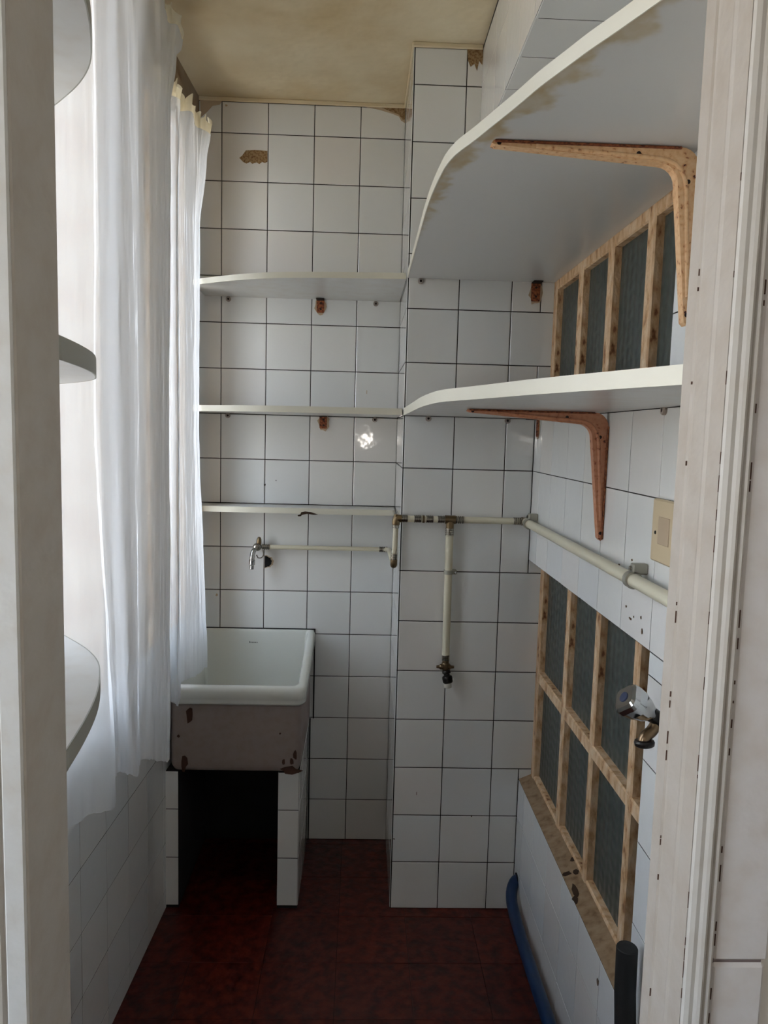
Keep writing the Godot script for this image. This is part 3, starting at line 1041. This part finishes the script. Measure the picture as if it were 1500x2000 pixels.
func build_plumbing() -> void:
	var y := 1.2115
	var z := PZ + 0.024
	# run across the pillar with a tee and a drop
	var o := thing("water_pipe", "white water pipe with steel sleeves across the pillar, dropping from a tee to a valve", "pipe", Vector3(0.74, 0.75, z))
	seg(o, [Vector3(0.597, y, z), Vector3(0.72, y, z)], 0.0092, M.pipe_white)
	seg(o, [Vector3(0.755, y, z), Vector3(0.945, y, z)], 0.0098, M.pipe_white)
	for s in [[0.596, 0.614], [0.633, 0.653], [0.668, 0.688], [0.701, 0.721], [0.754, 0.777], [0.921, 0.944]]:
		sleeve(o, Vector3(s[0], y, z), Vector3(s[1], y, z), 0.0112)
	var st := begin()
	lathe(st, [Vector2(0, 0), Vector2(0.0125, 0), Vector2(0.0125, 0.006), Vector2(0, 0.006)], Vector3(0.657, y, z), Vector3.RIGHT, 6)
	put("union_nut", st, M.brass, o)
	st = begin()
	tube(st, [Vector3(0.722, y, z), Vector3(0.753, y, z)], 0.0125, 16)
	tube(st, [Vector3(0.7375, y, z), Vector3(0.7375, y - 0.026, z)], 0.0118, 16)
	put("tee", st, M.brass, o)
	sleeve(o, Vector3(0.7372, 1.187, z), Vector3(0.7372, 1.164, z), 0.0125)
	seg(o, [Vector3(0.7372, 1.166, z), Vector3(0.7385, 0.81, z)], 0.0112, M.pipe_white)
	sleeve(o, Vector3(0.7385, 0.812, z), Vector3(0.739, 0.793, z), 0.0112)
	st = begin()
	tube(st, [Vector3(0.944, y, z)] + arc(Vector3(0.947, y, z), Vector3(0.954, y, z), Vector3(0.954, y, z + 0.012)) + [Vector3(0.954, y, z + 0.02)], 0.0122, 16)
	put("elbow", st, M.brass, o)
	# left end: elbow, short drop, elbow back to the rear wall
	var xe := 0.581
	st = begin()
	tube(st, [Vector3(0.597, y, z)] + arc(Vector3(0.590, y, z), Vector3(xe, y, z), Vector3(xe, y - 0.010, z)) + [Vector3(xe, y - 0.018, z)], 0.0115, 16)
	lathe(st, [Vector2(0.006, 0), Vector2(0.0085, 0.003), Vector2(0.006, 0.012), Vector2(0, 0.013)], Vector3(xe, y, z), Vector3(0, 1, 0), 14)
	put("elbow", st, M.brass, o)
	sleeve(o, Vector3(xe, y - 0.012, z), Vector3(xe, y - 0.028, z), 0.0098)
	seg(o, [Vector3(xe, y - 0.02, z), Vector3(xe - 0.002, 1.10, z)], 0.0078, M.pipe_white)
	sleeve(o, Vector3(xe - 0.002, 1.110, z), Vector3(xe - 0.003, 1.088, z), 0.0096)
	st = begin()
	tube(st, [Vector3(xe - 0.003, 1.092, z)] + arc(Vector3(xe - 0.003, 1.085, z), Vector3(xe - 0.003, 1.074, z), Vector3(xe - 0.003, 1.074, z - 0.012)) + [Vector3(xe - 0.003, 1.074, z - 0.02)], 0.0102, 16)
	put("elbow", st, M.brass, o)
	seg(o, [Vector3(xe - 0.003, 1.074, z - 0.018), Vector3(xe - 0.003, 1.062, 0.055)] + arc(Vector3(xe - 0.003, 1.062, 0.055), Vector3(xe - 0.003, 1.0605, 0.026), Vector3(xe - 0.03, 1.0605, 0.026)).slice(1), 0.0078, M.pipe_white)
	# run along the back wall to the tap
	var b := thing("water_pipe", "thin white water pipe along the back wall behind the sink, ending at the tap", "pipe", Vector3(0.36, 1.06, 0.026))
	seg(b, [Vector3(0.165, 1.0605, 0.026), Vector3(0.555, 1.0605, 0.026)], 0.0076, M.pipe_white)
	sleeve(b, Vector3(0.545, 1.0605, 0.026), Vector3(0.574, 1.0605, 0.026), 0.0095)
	sleeve(b, Vector3(0.147, 1.0605, 0.026), Vector3(0.172, 1.0605, 0.026), 0.0095)
	# run along the right wall
	var w := thing("water_pipe", "white water pipe along the right wall under the shelf, running past the door frame", "pipe", Vector3(0.952, 1.21, 1.1))
	seg(w, [Vector3(0.954, y, z + 0.016), Vector3(0.952, y, DOOR_Z)], 0.0118, M.pipe_white)
	# clamps
	for c in [["steel pipe clamp with screw on the right wall, near the door frame", 1.285, 0], ["steel pipe clamp at the far end of the right-wall pipe, by the pillar corner", 0.474, 1]]:
		var cz: float = c[1]
		var k := thing("pipe_clamp", c[0], "clamp", Vector3(0.952, y, cz))
		st = begin()
		lathe(st, [Vector2(0.012, -0.008), Vector2(0.0155, -0.008), Vector2(0.0155, 0.008), Vector2(0.012, 0.008), Vector2(0.012, -0.008)], Vector3(0.9525, y, cz), Vector3.BACK, 20)
		put("ring", st, M.steel_clip, k)
		st = begin()
		box(st, Vector3(0.950, y + 0.010, cz - 0.008), Vector3(XR, y + 0.029, cz + 0.008), 0.002)
		put("lug", st, M.steel_clip, k)
		st = begin()
		lathe(st, [Vector2(0, 0), Vector2(0.0042, 0), Vector2(0.0046, 0.002), Vector2(0.0035, 0.0045), Vector2(0, 0.005)], Vector3(0.950, y + 0.020, cz), Vector3.LEFT, 12)
		put("screw", st, M.chrome, k)
	var k2 := thing("pipe_clamp", "steel pipe clamp round the vertical pipe on the pillar", "clamp", Vector3(0.7375, 1.058, z))
	st = begin()
	lathe(st, [Vector2(0.0112, -0.006), Vector2(0.0135, -0.006), Vector2(0.0135, 0.006), Vector2(0.0112, 0.006), Vector2(0.0112, -0.006)], Vector3(0.7376, 1.058, z), Vector3.UP, 20)
	put("ring", st, M.steel_clip, k2)
	st = begin()
	box(st, Vector3(0.749, 1.052, PZ), Vector3(0.762, 1.064, z + 0.004), 0.0015)
	put("lug", st, M.steel_clip, k2)
	st = begin()
	lathe(st, [Vector2(0, 0), Vector2(0.004, 0), Vector2(0.0035, 0.004), Vector2(0, 0.0045)], Vector3(0.757, 1.058, z + 0.004), Vector3.BACK, 12)
	put("screw", st, M.chrome, k2)
	build_taps(z)

func build_taps(z: float) -> void:
	# washing-machine tap over the sink
	var t := thing("tap", "small chrome tap with hose nozzle on the back wall over the sink", "tap", Vector3(0.128, 1.06, 0.03))
	var st := begin()
	lathe(st, [Vector2(0, -0.03), Vector2(0.010, -0.03), Vector2(0.010, -0.02), Vector2(0.013, -0.012), Vector2(0.0145, 0.0), Vector2(0.013, 0.010), Vector2(0.0095, 0.013), Vector2(0.0095, 0.019), Vector2(0.005, 0.021), Vector2(0, 0.021)], Vector3(0.131, 1.061, 0.032), Vector3.BACK, 20)
	put("body", st, M.press_steel, t)
	st = begin()
	lathe(st, [Vector2(0.006, 0.0), Vector2(0.0085, 0.010), Vector2(0.0075, 0.022), Vector2(0.004, 0.029), Vector2(0, 0.030)], Vector3(0.136, 1.066, 0.034), Vector3(0.05, 1, 0), 16, true)
	put("handle", st, M.brass, t)
	st = begin()
	tube(st, arc(Vector3(0.128, 1.057, 0.040), Vector3(0.120, 1.054, 0.056), Vector3(0.1185, 1.036, 0.058)) + [Vector3(0.117, 1.022, 0.058)], 0.0085, 14)
	lathe(st, [Vector2(0.0085, 0), Vector2(0.0102, 0.002), Vector2(0.0102, 0.018), Vector2(0.0075, 0.021), Vector2(0.0075, 0.032), Vector2(0.0064, 0.034), Vector2(0, 0.034)], Vector3(0.117, 1.022, 0.058), Vector3(-0.02, -1, 0), 18)
	put("nozzle", st, M.chrome, t)
	st = begin()
	tube(st, [Vector3(0.150, 1.05, 0.03)] + arc(Vector3(0.152, 1.036, 0.03), Vector3(0.150, 1.020, 0.034), Vector3(0.134, 1.024, 0.036)) + [Vector3(0.129, 1.034, 0.036)], 0.0019, 8)
	put("lever", st, M.press_steel, t)
	# bare hole in the wall beside it
	var h := thing("pipe_hole", "ragged dark hole knocked in the tile below the back-wall tap", "hole", Vector3(0.172, 1.005, 0))
	var q := PackedVector2Array()
	for k in 15:
		var a := -PI / 2 + PI * k / 14.0
		q.append(Vector2(0.152 + 0.031 * cos(a) * (1.0 + 0.08 * sin(k * 2.7)), 1.005 + 0.0225 * sin(a) * (1.0 + 0.07 * cos(k * 1.9))))
	st = begin()
	prism(st, q, 0.0002, 0.0010, flat_xy)
	put("broken_edge", st, M.residue, h)
	var q2 := PackedVector2Array()
	for p in q:
		q2.append(Vector2(0.1525 + (p.x - 0.152) * 0.78, 1.005 + (p.y - 1.005) * 0.88))
	st = begin()
	prism(st, q2, 0.0004, 0.0014, flat_xy)
	put("hollow", st, M.hole_black, h)
	# valve at the foot of the drop
	var v := thing("valve", "stubby brass valve with grey knob at the foot of the pillar pipe", "valve", Vector3(0.74, 0.71, z))
	st = begin()
	lathe(st, [Vector2(0, 0), Vector2(0.010, 0), Vector2(0.0105, 0.008), Vector2(0.012, 0.010), Vector2(0.012, 0.026), Vector2(0.009, 0.030), Vector2(0.009, 0.04), Vector2(0, 0.04)], Vector3(0.739, 0.795, z), Vector3.DOWN, 16)
	put("body", st, M.brass, v)
	st = begin()
	lathe(st, [Vector2(0, -0.026), Vector2(0.004, -0.026), Vector2(0.005, -0.018), Vector2(0.0085, -0.014), Vector2(0.0085, 0.014), Vector2(0.005, 0.018), Vector2(0.004, 0.026), Vector2(0, 0.026)], Vector3(0.738, 0.775, z + 0.002), Vector3.RIGHT, 14)
	put("cross_body", st, M.bronze, v)
	st = begin()
	lathe(st, [Vector2(0, 0), Vector2(0.011, 0), Vector2(0.0125, 0.003), Vector2(0.0125, 0.008), Vector2(0.009, 0.010), Vector2(0.009, 0.014), Vector2(0.0145, 0.017), Vector2(0.0155, 0.023), Vector2(0.0145, 0.034), Vector2(0.011, 0.038), Vector2(0, 0.038)], Vector3(0.741, 0.765, z + 0.004), Vector3(0.16, -1, 0.3), 18)
	put("knob", st, M.dark_metal, v)
	st = begin()
	lathe(st, [Vector2(0, 0), Vector2(0.0098, 0), Vector2(0.0112, 0.004), Vector2(0.0112, 0.012), Vector2(0.008, 0.014), Vector2(0, 0.014)], Vector3(0.7455, 0.729, z + 0.013), Vector3(0.05, -1, 0.2), 16)
	put("cap", st, M.valve_white, v)
	# chrome tap by the door frame
	var c := thing("tap", "large chrome tap with a blue spot, by the door frame before the lower window", "tap", Vector3(0.95, 1.0, 1.43))
	var base := Vector3(0.946, 1.022, 1.425)
	var ax := Vector3(-0.84, 0.52, 0.08).normalized()
	st = begin()
	var u := ax.cross(Vector3.UP).normalized()
	var w := ax.cross(u)
	var sect := [[0.010, 0.0], [0.017, 0.014], [0.0225, 0.030], [0.0245, 0.045], [0.0235, 0.054], [0.0195, 0.0585]]
	var rings := []
	for s in sect:
		var ring := []
		for k in 24:
			var a := TAU * k / 24.0
			var rr: float = s[0] * (1.0 + 0.10 * cos(4.0 * a))
			ring.append(base + ax * s[1] + (u * cos(a) + w * sin(a)) * rr)
		rings.append(ring)
	for k in rings.size() - 1:
		st.set_smooth_group(k + 1)
		for i in 24:
			var j := (i + 1) % 24
			quad(st, rings[k][i], rings[k][j], rings[k + 1][j], rings[k + 1][i])
	st.set_smooth_group(-1)
	for i in range(1, 23):
		tri(st, rings[5][0], rings[5][i], rings[5][i + 1])
		tri(st, rings[0][0], rings[0][i + 1], rings[0][i])
	put("handle", st, M.chrome, c)
	st = begin()
	lathe(st, [Vector2(0, 0), Vector2(0.0088, 0), Vector2(0.0082, 0.0016), Vector2(0, 0.002)], base + ax * 0.0583, ax, 20)
	put("cold_mark", st, M.blue_dot, c)
	st = begin()
	tube(st, [base + ax * 0.004, base - ax * 0.012, Vector3(0.958, 1.006, 1.422), Vector3(0.9765, 1.003, 1.42)], 0.0125, 18)
	put("body", st, M.dark_metal, c)
	st = begin()
	tube(st, arc(Vector3(0.953, 1.012, 1.424), Vector3(0.949, 0.998, 1.426), Vector3(0.938, 0.993, 1.43)) + arc(Vector3(0.936, 0.991, 1.43), Vector3(0.931, 0.987, 1.432), Vector3(0.931, 0.980, 1.432)), 0.0092, 16)
	put("spout", st, M.bronze, c)
	st = begin()
	lathe(st, [Vector2(0.009, 0), Vector2(0.0145, 0.001), Vector2(0.0158, 0.004), Vector2(0.0150, 0.009), Vector2(0.012, 0.011), Vector2(0, 0.011)], Vector3(0.932, 0.985, 1.432), Vector3(0.08, -1, 0.1), 20)
	put("aerator", st, M.dark_metal, c)

func build_loose_pipes() -> void:
	var b := thing("drain_pipe", "blue plastic pipe along the foot of the right wall, bent in by the pillar", "pipe", Vector3(0.946, 0.09, 1.0))
	var st := begin()
	tube(st, [Vector3(0.990, 0.122, 0.424)] + arc(Vector3(0.972, 0.122, 0.436), Vector3(0.951, 0.112, 0.455), Vector3(0.949, 0.092, 0.50)) + [Vector3(0.947, 0.086, 0.56), Vector3(0.945, 0.088, 0.66), Vector3(0.945, 0.092, 0.85), Vector3(0.945, 0.10, 1.0), Vector3(0.946, 0.105, DOOR_Z)], 0.0165, 20)
	put("pipe", st, M.blue_pipe, b)
	st = begin()
	lathe(st, [Vector2(0.0185, 0), Vector2(0.0195, 0.001), Vector2(0.0195, 0.003), Vector2(0.0165, 0.004)], Vector3(XR, 0.124, 0.433), Vector3.LEFT, 18)
	put("wall_hole", st, M.hole_black, b)
	var k := thing("drain_hose", "black rubber hose standing upright against the right wall, beside the door frame", "hose", Vector3(0.95, 0, 1.38))
	st = begin()
	tube(st, [Vector3(0.955, 0.127, 1.40), Vector3(0.954, 0.25, 1.40), Vector3(0.950, 0.42, 1.392), Vector3(0.946, 0.52, 1.385), Vector3(0.946, 0.598, 1.382)], 0.0178, 22, true)
	lathe(st, [Vector2(0.0178, 0), Vector2(0.0165, 0.002), Vector2(0.008, 0.003), Vector2(0, 0.003)], Vector3(0.946, 0.598, 1.382), Vector3.UP, 22)
	put("hose", st, M.black_rubber, k)
	# blank switch plate half hidden by the door frame
	var p := thing("switch_plate", "cream blank switch plate on the right wall, half behind the door frame", "switch plate", Vector3(XR, 1.3, 1.36))
	st = begin()
	box(st, Vector3(XR - 0.011, 1.254, 1.323), Vector3(XR, 1.3575, 1.408), 0.0025)
	put("plate", st, M.plate_cream, p)
	st = begin()
	lathe(st, [Vector2(0.0032, 0), Vector2(0.0032, 0.0008), Vector2(0, 0.0008)], Vector3(XR - 0.0108, 1.302, 1.340), Vector3.LEFT, 12)
	put("screw_hole", st, M.hole_black, p)
	st = begin()
	box(st, Vector3(XR - 0.0122, 1.285, 1.352), Vector3(XR - 0.0105, 1.33, 1.395), 0.0008)
	put("insert", st, M.residue, p)

# ---------------------------------------------------------------- curtains
# Each level: height, then (x, z) points across the cloth from the door end to the far end.
const NEAR := [
	[2.44, [-0.072, 1.335, -0.068, 1.285, -0.05, 1.213, -0.045, 1.14, -0.03, 1.096, -0.05, 1.03, -0.03, 1.0, -0.005, 0.985, -0.03, 0.877, -0.005, 0.86, -0.02, 0.751, 0.0, 0.72, -0.02, 0.60, 0.0, 0.58, -0.012, 0.487, -0.05, 0.47]],
	[2.36, [-0.072, 1.335, -0.068, 1.285, -0.055, 1.20, -0.05, 1.13, -0.035, 1.085, -0.055, 1.02, -0.04, 0.99, -0.010, 0.985, -0.02, 0.90, -0.010, 0.87, -0.015, 0.76, 0.003, 0.735, -0.008, 0.655, 0.004, 0.63, -0.01, 0.575, -0.05, 0.54]],
	[2.2, [-0.072, 1.335, -0.068, 1.285, -0.06, 1.181, -0.055, 1.11, -0.04, 1.063, -0.06, 0.995, -0.045, 0.98, -0.015, 0.975, -0.005, 0.937, -0.02, 0.838, -0.005, 0.789, 0.008, 0.753, 0.005, 0.722, 0.012, 0.712, 0.0, 0.668, -0.04, 0.62]],
	[1.43, [-0.072, 1.335, -0.068, 1.285, -0.06, 1.208, -0.055, 1.131, -0.04, 1.082, -0.06, 1.018, -0.045, 1.001, -0.01, 0.998, 0.003, 0.965, -0.012, 0.873, 0.0, 0.814, 0.012, 0.789, 0.012, 0.765, 0.015, 0.746, 0.0, 0.683, -0.04, 0.64]],
	[0.75, [-0.072, 1.335, -0.068, 1.285, -0.06, 1.221, -0.05, 1.133, -0.025, 1.037, -0.05, 0.965, -0.045, 0.945, -0.015, 0.957, -0.005, 0.940, -0.02, 0.862, 0.0, 0.845, 0.012, 0.819, 0.018, 0.80, 0.024, 0.785, 0.005, 0.701, -0.03, 0.66]]]
const NEAR_HEM := [0.72, 0.71, 0.70, 0.685, 0.655, 0.66, 0.69, 0.69, 0.68, 0.68, 0.675, 0.66, 0.65, 0.645, 0.66, 0.67]
const FAR := [
	[2.325, [-0.06, 0.62, -0.06, 0.52, -0.05, 0.47, -0.03, 0.44, -0.05, 0.37, -0.015, 0.365, -0.025, 0.27, -0.012, 0.25, 0.006, 0.212, -0.02, 0.205]],
	[2.25, [-0.06, 0.62, -0.055, 0.52, -0.05, 0.47, -0.018, 0.50, -0.04, 0.40, -0.015, 0.38, -0.02, 0.29, -0.018, 0.25, -0.006, 0.212, -0.03, 0.205]],
	[2.05, [-0.06, 0.62, -0.05, 0.53, -0.045, 0.48, -0.010, 0.553, -0.03, 0.444, -0.015, 0.415, -0.02, 0.318, -0.03, 0.24, -0.026, 0.212, -0.042, 0.205]],
	[1.43, [-0.06, 0.63, -0.045, 0.564, -0.04, 0.50, -0.005, 0.570, -0.025, 0.465, -0.01, 0.427, -0.02, 0.304, -0.03, 0.24, -0.028, 0.212, -0.045, 0.205]],
	[0.75, [-0.05, 0.64, -0.040, 0.594, -0.03, 0.545, 0.0, 0.585, -0.02, 0.473, -0.005, 0.435, 0.0, 0.365, 0.0, 0.285, -0.001, 0.214, -0.02, 0.207]]]
const FAR_HEM := [0.70, 0.70, 0.705, 0.708, 0.735, 0.735, 0.72, 0.71, 0.70, 0.69]

func plan_point(pts: Array, s: float) -> Vector2:   # Catmull-Rom through the plan points
	var n := pts.size() / 2
	var f := clampf(s, 0.0, 1.0) * (n - 1)
	var i := mini(int(f), n - 2)
	var t := f - i
	var g := func(k: int) -> Vector2:
		k = clampi(k, 0, n - 1)
		return Vector2(pts[k * 2], pts[k * 2 + 1])
	return (g.call(i) as Vector2).cubic_interpolate(g.call(i + 1), g.call(i - 1), g.call(i + 2), t)

func curtain(called: String, label: String, levels: Array, hem: Array, sd: int) -> void:
	var o := thing(called, label, "curtain", Vector3(-0.03, 0.66, 0.9 if sd == 1 else 0.35), "white curtains on the left wall")
	var nx := 150
	var ny := 84
	var nz := noise(1.0, sd, FastNoiseLite.TYPE_SIMPLEX_SMOOTH, 3)
	var rows_: Array = []
	var head: Array = []
	var y_top: float = levels[0][0]
	for i in nx + 1:
		var s := float(i) / nx
		var fh := s * (hem.size() - 1)
		var hi := mini(int(fh), hem.size() - 2)
		var low: float = lerpf(hem[hi], hem[hi + 1], smoothstep(0, 1, fh - hi)) + 0.004 * nz.get_noise_2d(s * 160.0, 3.0)
		var col := []
		for j in ny + 1:
			var y := lerpf(low, y_top, float(j) / ny)
			var a := Vector2.ZERO
			var ys := []
			var k := 0
			while k < levels.size() - 2 and y < levels[k + 1][0]:
				k += 1
			var t: float = (y - levels[k][0]) / (levels[k + 1][0] - levels[k][0])
			t = clampf(t, 0, 1.0)
			a = plan_point(levels[k][1], s).lerp(plan_point(levels[k + 1][1], s), smoothstep(0, 1, t) if k != 3 else t)
			var wr := nz.get_noise_2d(s * 30.0 + y * 1.5, y * 2.2) * 0.004 + nz.get_noise_2d(s * 60.0, y * 4.0 + 9.0) * 0.0012
			ys.append(wr)
			col.append(Vector3(a.x + wr, y, a.y))
		rows_.append(col)
		# ruffled heading above the tape
		var q := plan_point(levels[0][1], s)
		var h2 := []
		for j in 5:
			var t := j / 4.0
			h2.append(Vector3(q.x + 0.006 * t * sin(s * 95.0), y_top + t * (0.038 + 0.010 * sin(s * 71.0)), q.y + 0.006 * t * cos(s * 83.0)))
		head.append(h2)
	for part in [[rows_, "cloth", M.curtain_cloth], [head, "heading", M.curtain_tape]]:
		var st := begin(true)
		var g: Array = part[0]
		for i in g.size() - 1:
			for j in g[0].size() - 1:
				quad(st, g[i][j], g[i + 1][j], g[i + 1][j + 1], g[i][j + 1])
		put(part[1], st, part[2], o)

func build_curtains() -> void:
	curtain("curtain", "wide white gathered curtain beside the left door jamb, lit from behind", NEAR, NEAR_HEM, 1)
	curtain("curtain", "narrow white curtain panel falling into the sink, nearest the back wall", FAR, FAR_HEM, 2)
	var r := thing("curtain_rail", "thin white rail along the left wall that the curtains hang from", "rail", Vector3(-0.055, 2.44, 0.9))
	var st := begin()
	tube(st, [Vector3(-0.088, 2.425, 0.66), Vector3(-0.088, 2.425, 1.82)], 0.005, 12)
	tube(st, [Vector3(-0.080, 2.305, 0.19), Vector3(-0.080, 2.305, 0.62)], 0.005, 12)
	put("rod", st, M.white_paint, r)

# ---------------------------------------------------------------- stains and broken bits that belong to the walls
func patch(parent: Node3D, poly: PackedVector2Array, m: Material, as_point: Callable, called := "stain") -> void:
	var st := begin()
	prism(st, poly, 0.0, 0.0009, as_point)
	put(called, st, m, parent)

func build_marks() -> void:
	var back: Node3D = get_node("wall_back")
	var pil: Node3D = get_node("wall_pillar")
	var on_back := func(a, b, h): return Vector3(a, b, 0.0003 + h)
	var on_pil := func(a, b, h): return Vector3(a, b, PZ + 0.0003 + h)
	# brown scar of a torn-off fixing on a tile
	var scar := PackedVector2Array([Vector2(0.057, 2.334), Vector2(0.066, 2.341), Vector2(0.078, 2.358), Vector2(0.110, 2.360), Vector2(0.148, 2.359), Vector2(0.148, 2.325), Vector2(0.140, 2.321), Vector2(0.131, 2.324), Vector2(0.122, 2.317), Vector2(0.113, 2.322), Vector2(0.099, 2.317), Vector2(0.092, 2.323), Vector2(0.080, 2.317), Vector2(0.069, 2.322)])
	patch(back, scar, M.adhesive, on_back, "torn_patch")
	# brown damp along the top of the walls
	patch(back, PackedVector2Array([Vector2(0.46, 2.508), Vector2(0.594, 2.508), Vector2(0.594, 2.462), Vector2(0.580, 2.470), Vector2(0.573, 2.482), Vector2(0.55, 2.490), Vector2(0.51, 2.500)]), M.residue, on_back)
	patch(back, PackedVector2Array([Vector2(0.515, 2.5075), Vector2(0.594, 2.5085), Vector2(0.593, 2.474), Vector2(0.586, 2.471), Vector2(0.572, 2.488), Vector2(0.545, 2.496)]), M.adhesive, func(a, b, h): return Vector3(a, b, 0.0008 + h))
	patch(back, PackedVector2Array([Vector2(-0.070, 2.508), Vector2(0.0, 2.508), Vector2(-0.006, 2.497), Vector2(-0.03, 2.492), Vector2(-0.05, 2.47), Vector2(-0.068, 2.455)]), M.residue, on_back)
	patch(pil, PackedVector2Array([Vector2(0.741, 2.508), Vector2(0.785, 2.508), Vector2(0.784, 2.468), Vector2(0.775, 2.478), Vector2(0.770, 2.452), Vector2(0.762, 2.470), Vector2(0.752, 2.462), Vector2(0.744, 2.478)]), M.adhesive, on_pil)
	# lines of yellowed filler where ceiling meets tile
	for f in [[back, Vector3(-0.074, CEIL - 0.013, 0.0), Vector3(PX, CEIL, 0.006)], [pil, Vector3(PX - 0.004, CEIL - 0.013, PZ - 0.002), Vector3(0.785, CEIL, PZ + 0.006)], [pil, Vector3(PX - 0.005, CEIL - 0.013, 0.0), Vector3(PX + 0.002, CEIL, PZ)]]:
		var st := begin()
		box(st, f[1], f[2], 0.002)
		put("filler", st, M.ceiling_paint, f[0])
	# dark old sealant round the sink, on the back wall
	var sl := begin()
	box(sl, Vector3(-0.06, 0.7685, 0.0), Vector3(0.331, 0.7725, 0.0045), 0.0008)
	box(sl, Vector3(0.3265, 0.45, 0.0), Vector3(0.331, 0.7725, 0.0045), 0.0008)
	put("sealant", sl, M.soot, back)
	sl = begin()
	box(sl, Vector3(0.3150, 0.0, 0.0), Vector3(0.3195, 0.45, 0.0042), 0.0008)
	put("sealant", sl, M.soot, back)
	# specks chipped out of the glaze
	var k := 0
	for c in [[0.150, 1.270, 0.003, 0.004], [0.188, 1.286, 0.0018, 0.002], [0.014, 2.495, 0.004, 0.003], [0.49, 1.592, 0.0012, 0.007], [-0.012, 0.885, 0.004, 0.005]]:
		patch(back, blob(Vector2(c[0], c[1]), c[2], c[3], 8, 100 + k), M.rust_dark if k < 2 else M.residue, on_back, "chip")
		k += 1
	for c in [[0.668, 0.372, 0.001, 0.006], [0.838, 0.300, 0.002, 0.002], [0.603, 0.225, 0.003, 0.002]]:
		patch(pil, blob(Vector2(c[0], c[1]), c[2], c[3], 8, 100 + k), M.mould, on_pil, "chip")
		k += 1
	var right: Node3D = get_node("wall_right")
	for c in [[1.215, 1.235, 0.004, 0.002], [1.20, 1.145, 0.003, 0.002], [1.24, 1.135, 0.002, 0.002], [1.275, 1.142, 0.002, 0.003], [1.225, 1.128, 0.006, 0.002], [1.283, 1.12, 0.003, 0.006], [1.15, 1.215, 0.003, 0.002], [1.17, 0.37, 0.006, 0.007]]:
		patch(right, blob(Vector2(c[0], c[1]), c[2], c[3], 8, 100 + k), M.mould, func(a, b, h): return Vector3(XR - 0.0003 - h, b, a), "chip")
		k += 1

# ---------------------------------------------------------------- main
func _ready() -> void:
	rng.seed = 4
	var cam := Camera3D.new()
	cam.name = "camera"
	cam.fov = 68.9045
	cam.near = 0.02
	cam.far = 60.0
	cam.position = Vector3(0.4785, 1.4506, 2.5488)
	cam.rotation = Vector3(-0.10323, -0.031406, 0.026504)
	add_child(cam)
	cam.current = true
	var env := Environment.new()
	env.background_mode = Environment.BG_SKY
	var sky := Sky.new()
	var sm := ProceduralSkyMaterial.new()
	sm.sky_top_color = Color(0.82, 0.88, 0.96)
	sm.sky_horizon_color = Color(0.95, 0.975, 1.0)
	sm.ground_bottom_color = Color(0.80, 0.79, 0.77)
	sm.ground_horizon_color = Color(0.92, 0.91, 0.89)
	sky.sky_material = sm
	env.sky = sky
	env.background_energy_multiplier = SKY
	env.tonemap_mode = Environment.TONE_MAPPER_LINEAR
	env.tonemap_exposure = 1.0
	env.sdfgi_enabled = true
	env.ssao_enabled = true
	env.ssil_enabled = true
	var we := WorldEnvironment.new()
	we.name = "world"
	we.environment = env
	add_child(we)
	# the flash of the phone that took the picture, just beside its lens
	var fl := OmniLight3D.new()
	fl.name = "camera_flash"
	fl.position = cam.position + cam.basis * Vector3(0.028, -0.026, 0.01)
	fl.light_color = Color(1.0, 0.97, 0.93)
	fl.light_energy = 0.065
	fl.light_size = 0.012
	fl.omni_range = 12.0
	fl.omni_attenuation = 2.0
	fl.shadow_enabled = true
	add_child(fl)
	make_materials()
	build_room()
	build_outside_windows()
	build_right_windows()
	build_door()
	build_shelves()
	build_sink()
	build_curtains()
	build_brackets()
	build_plumbing()
	build_loose_pipes()
	build_marks()
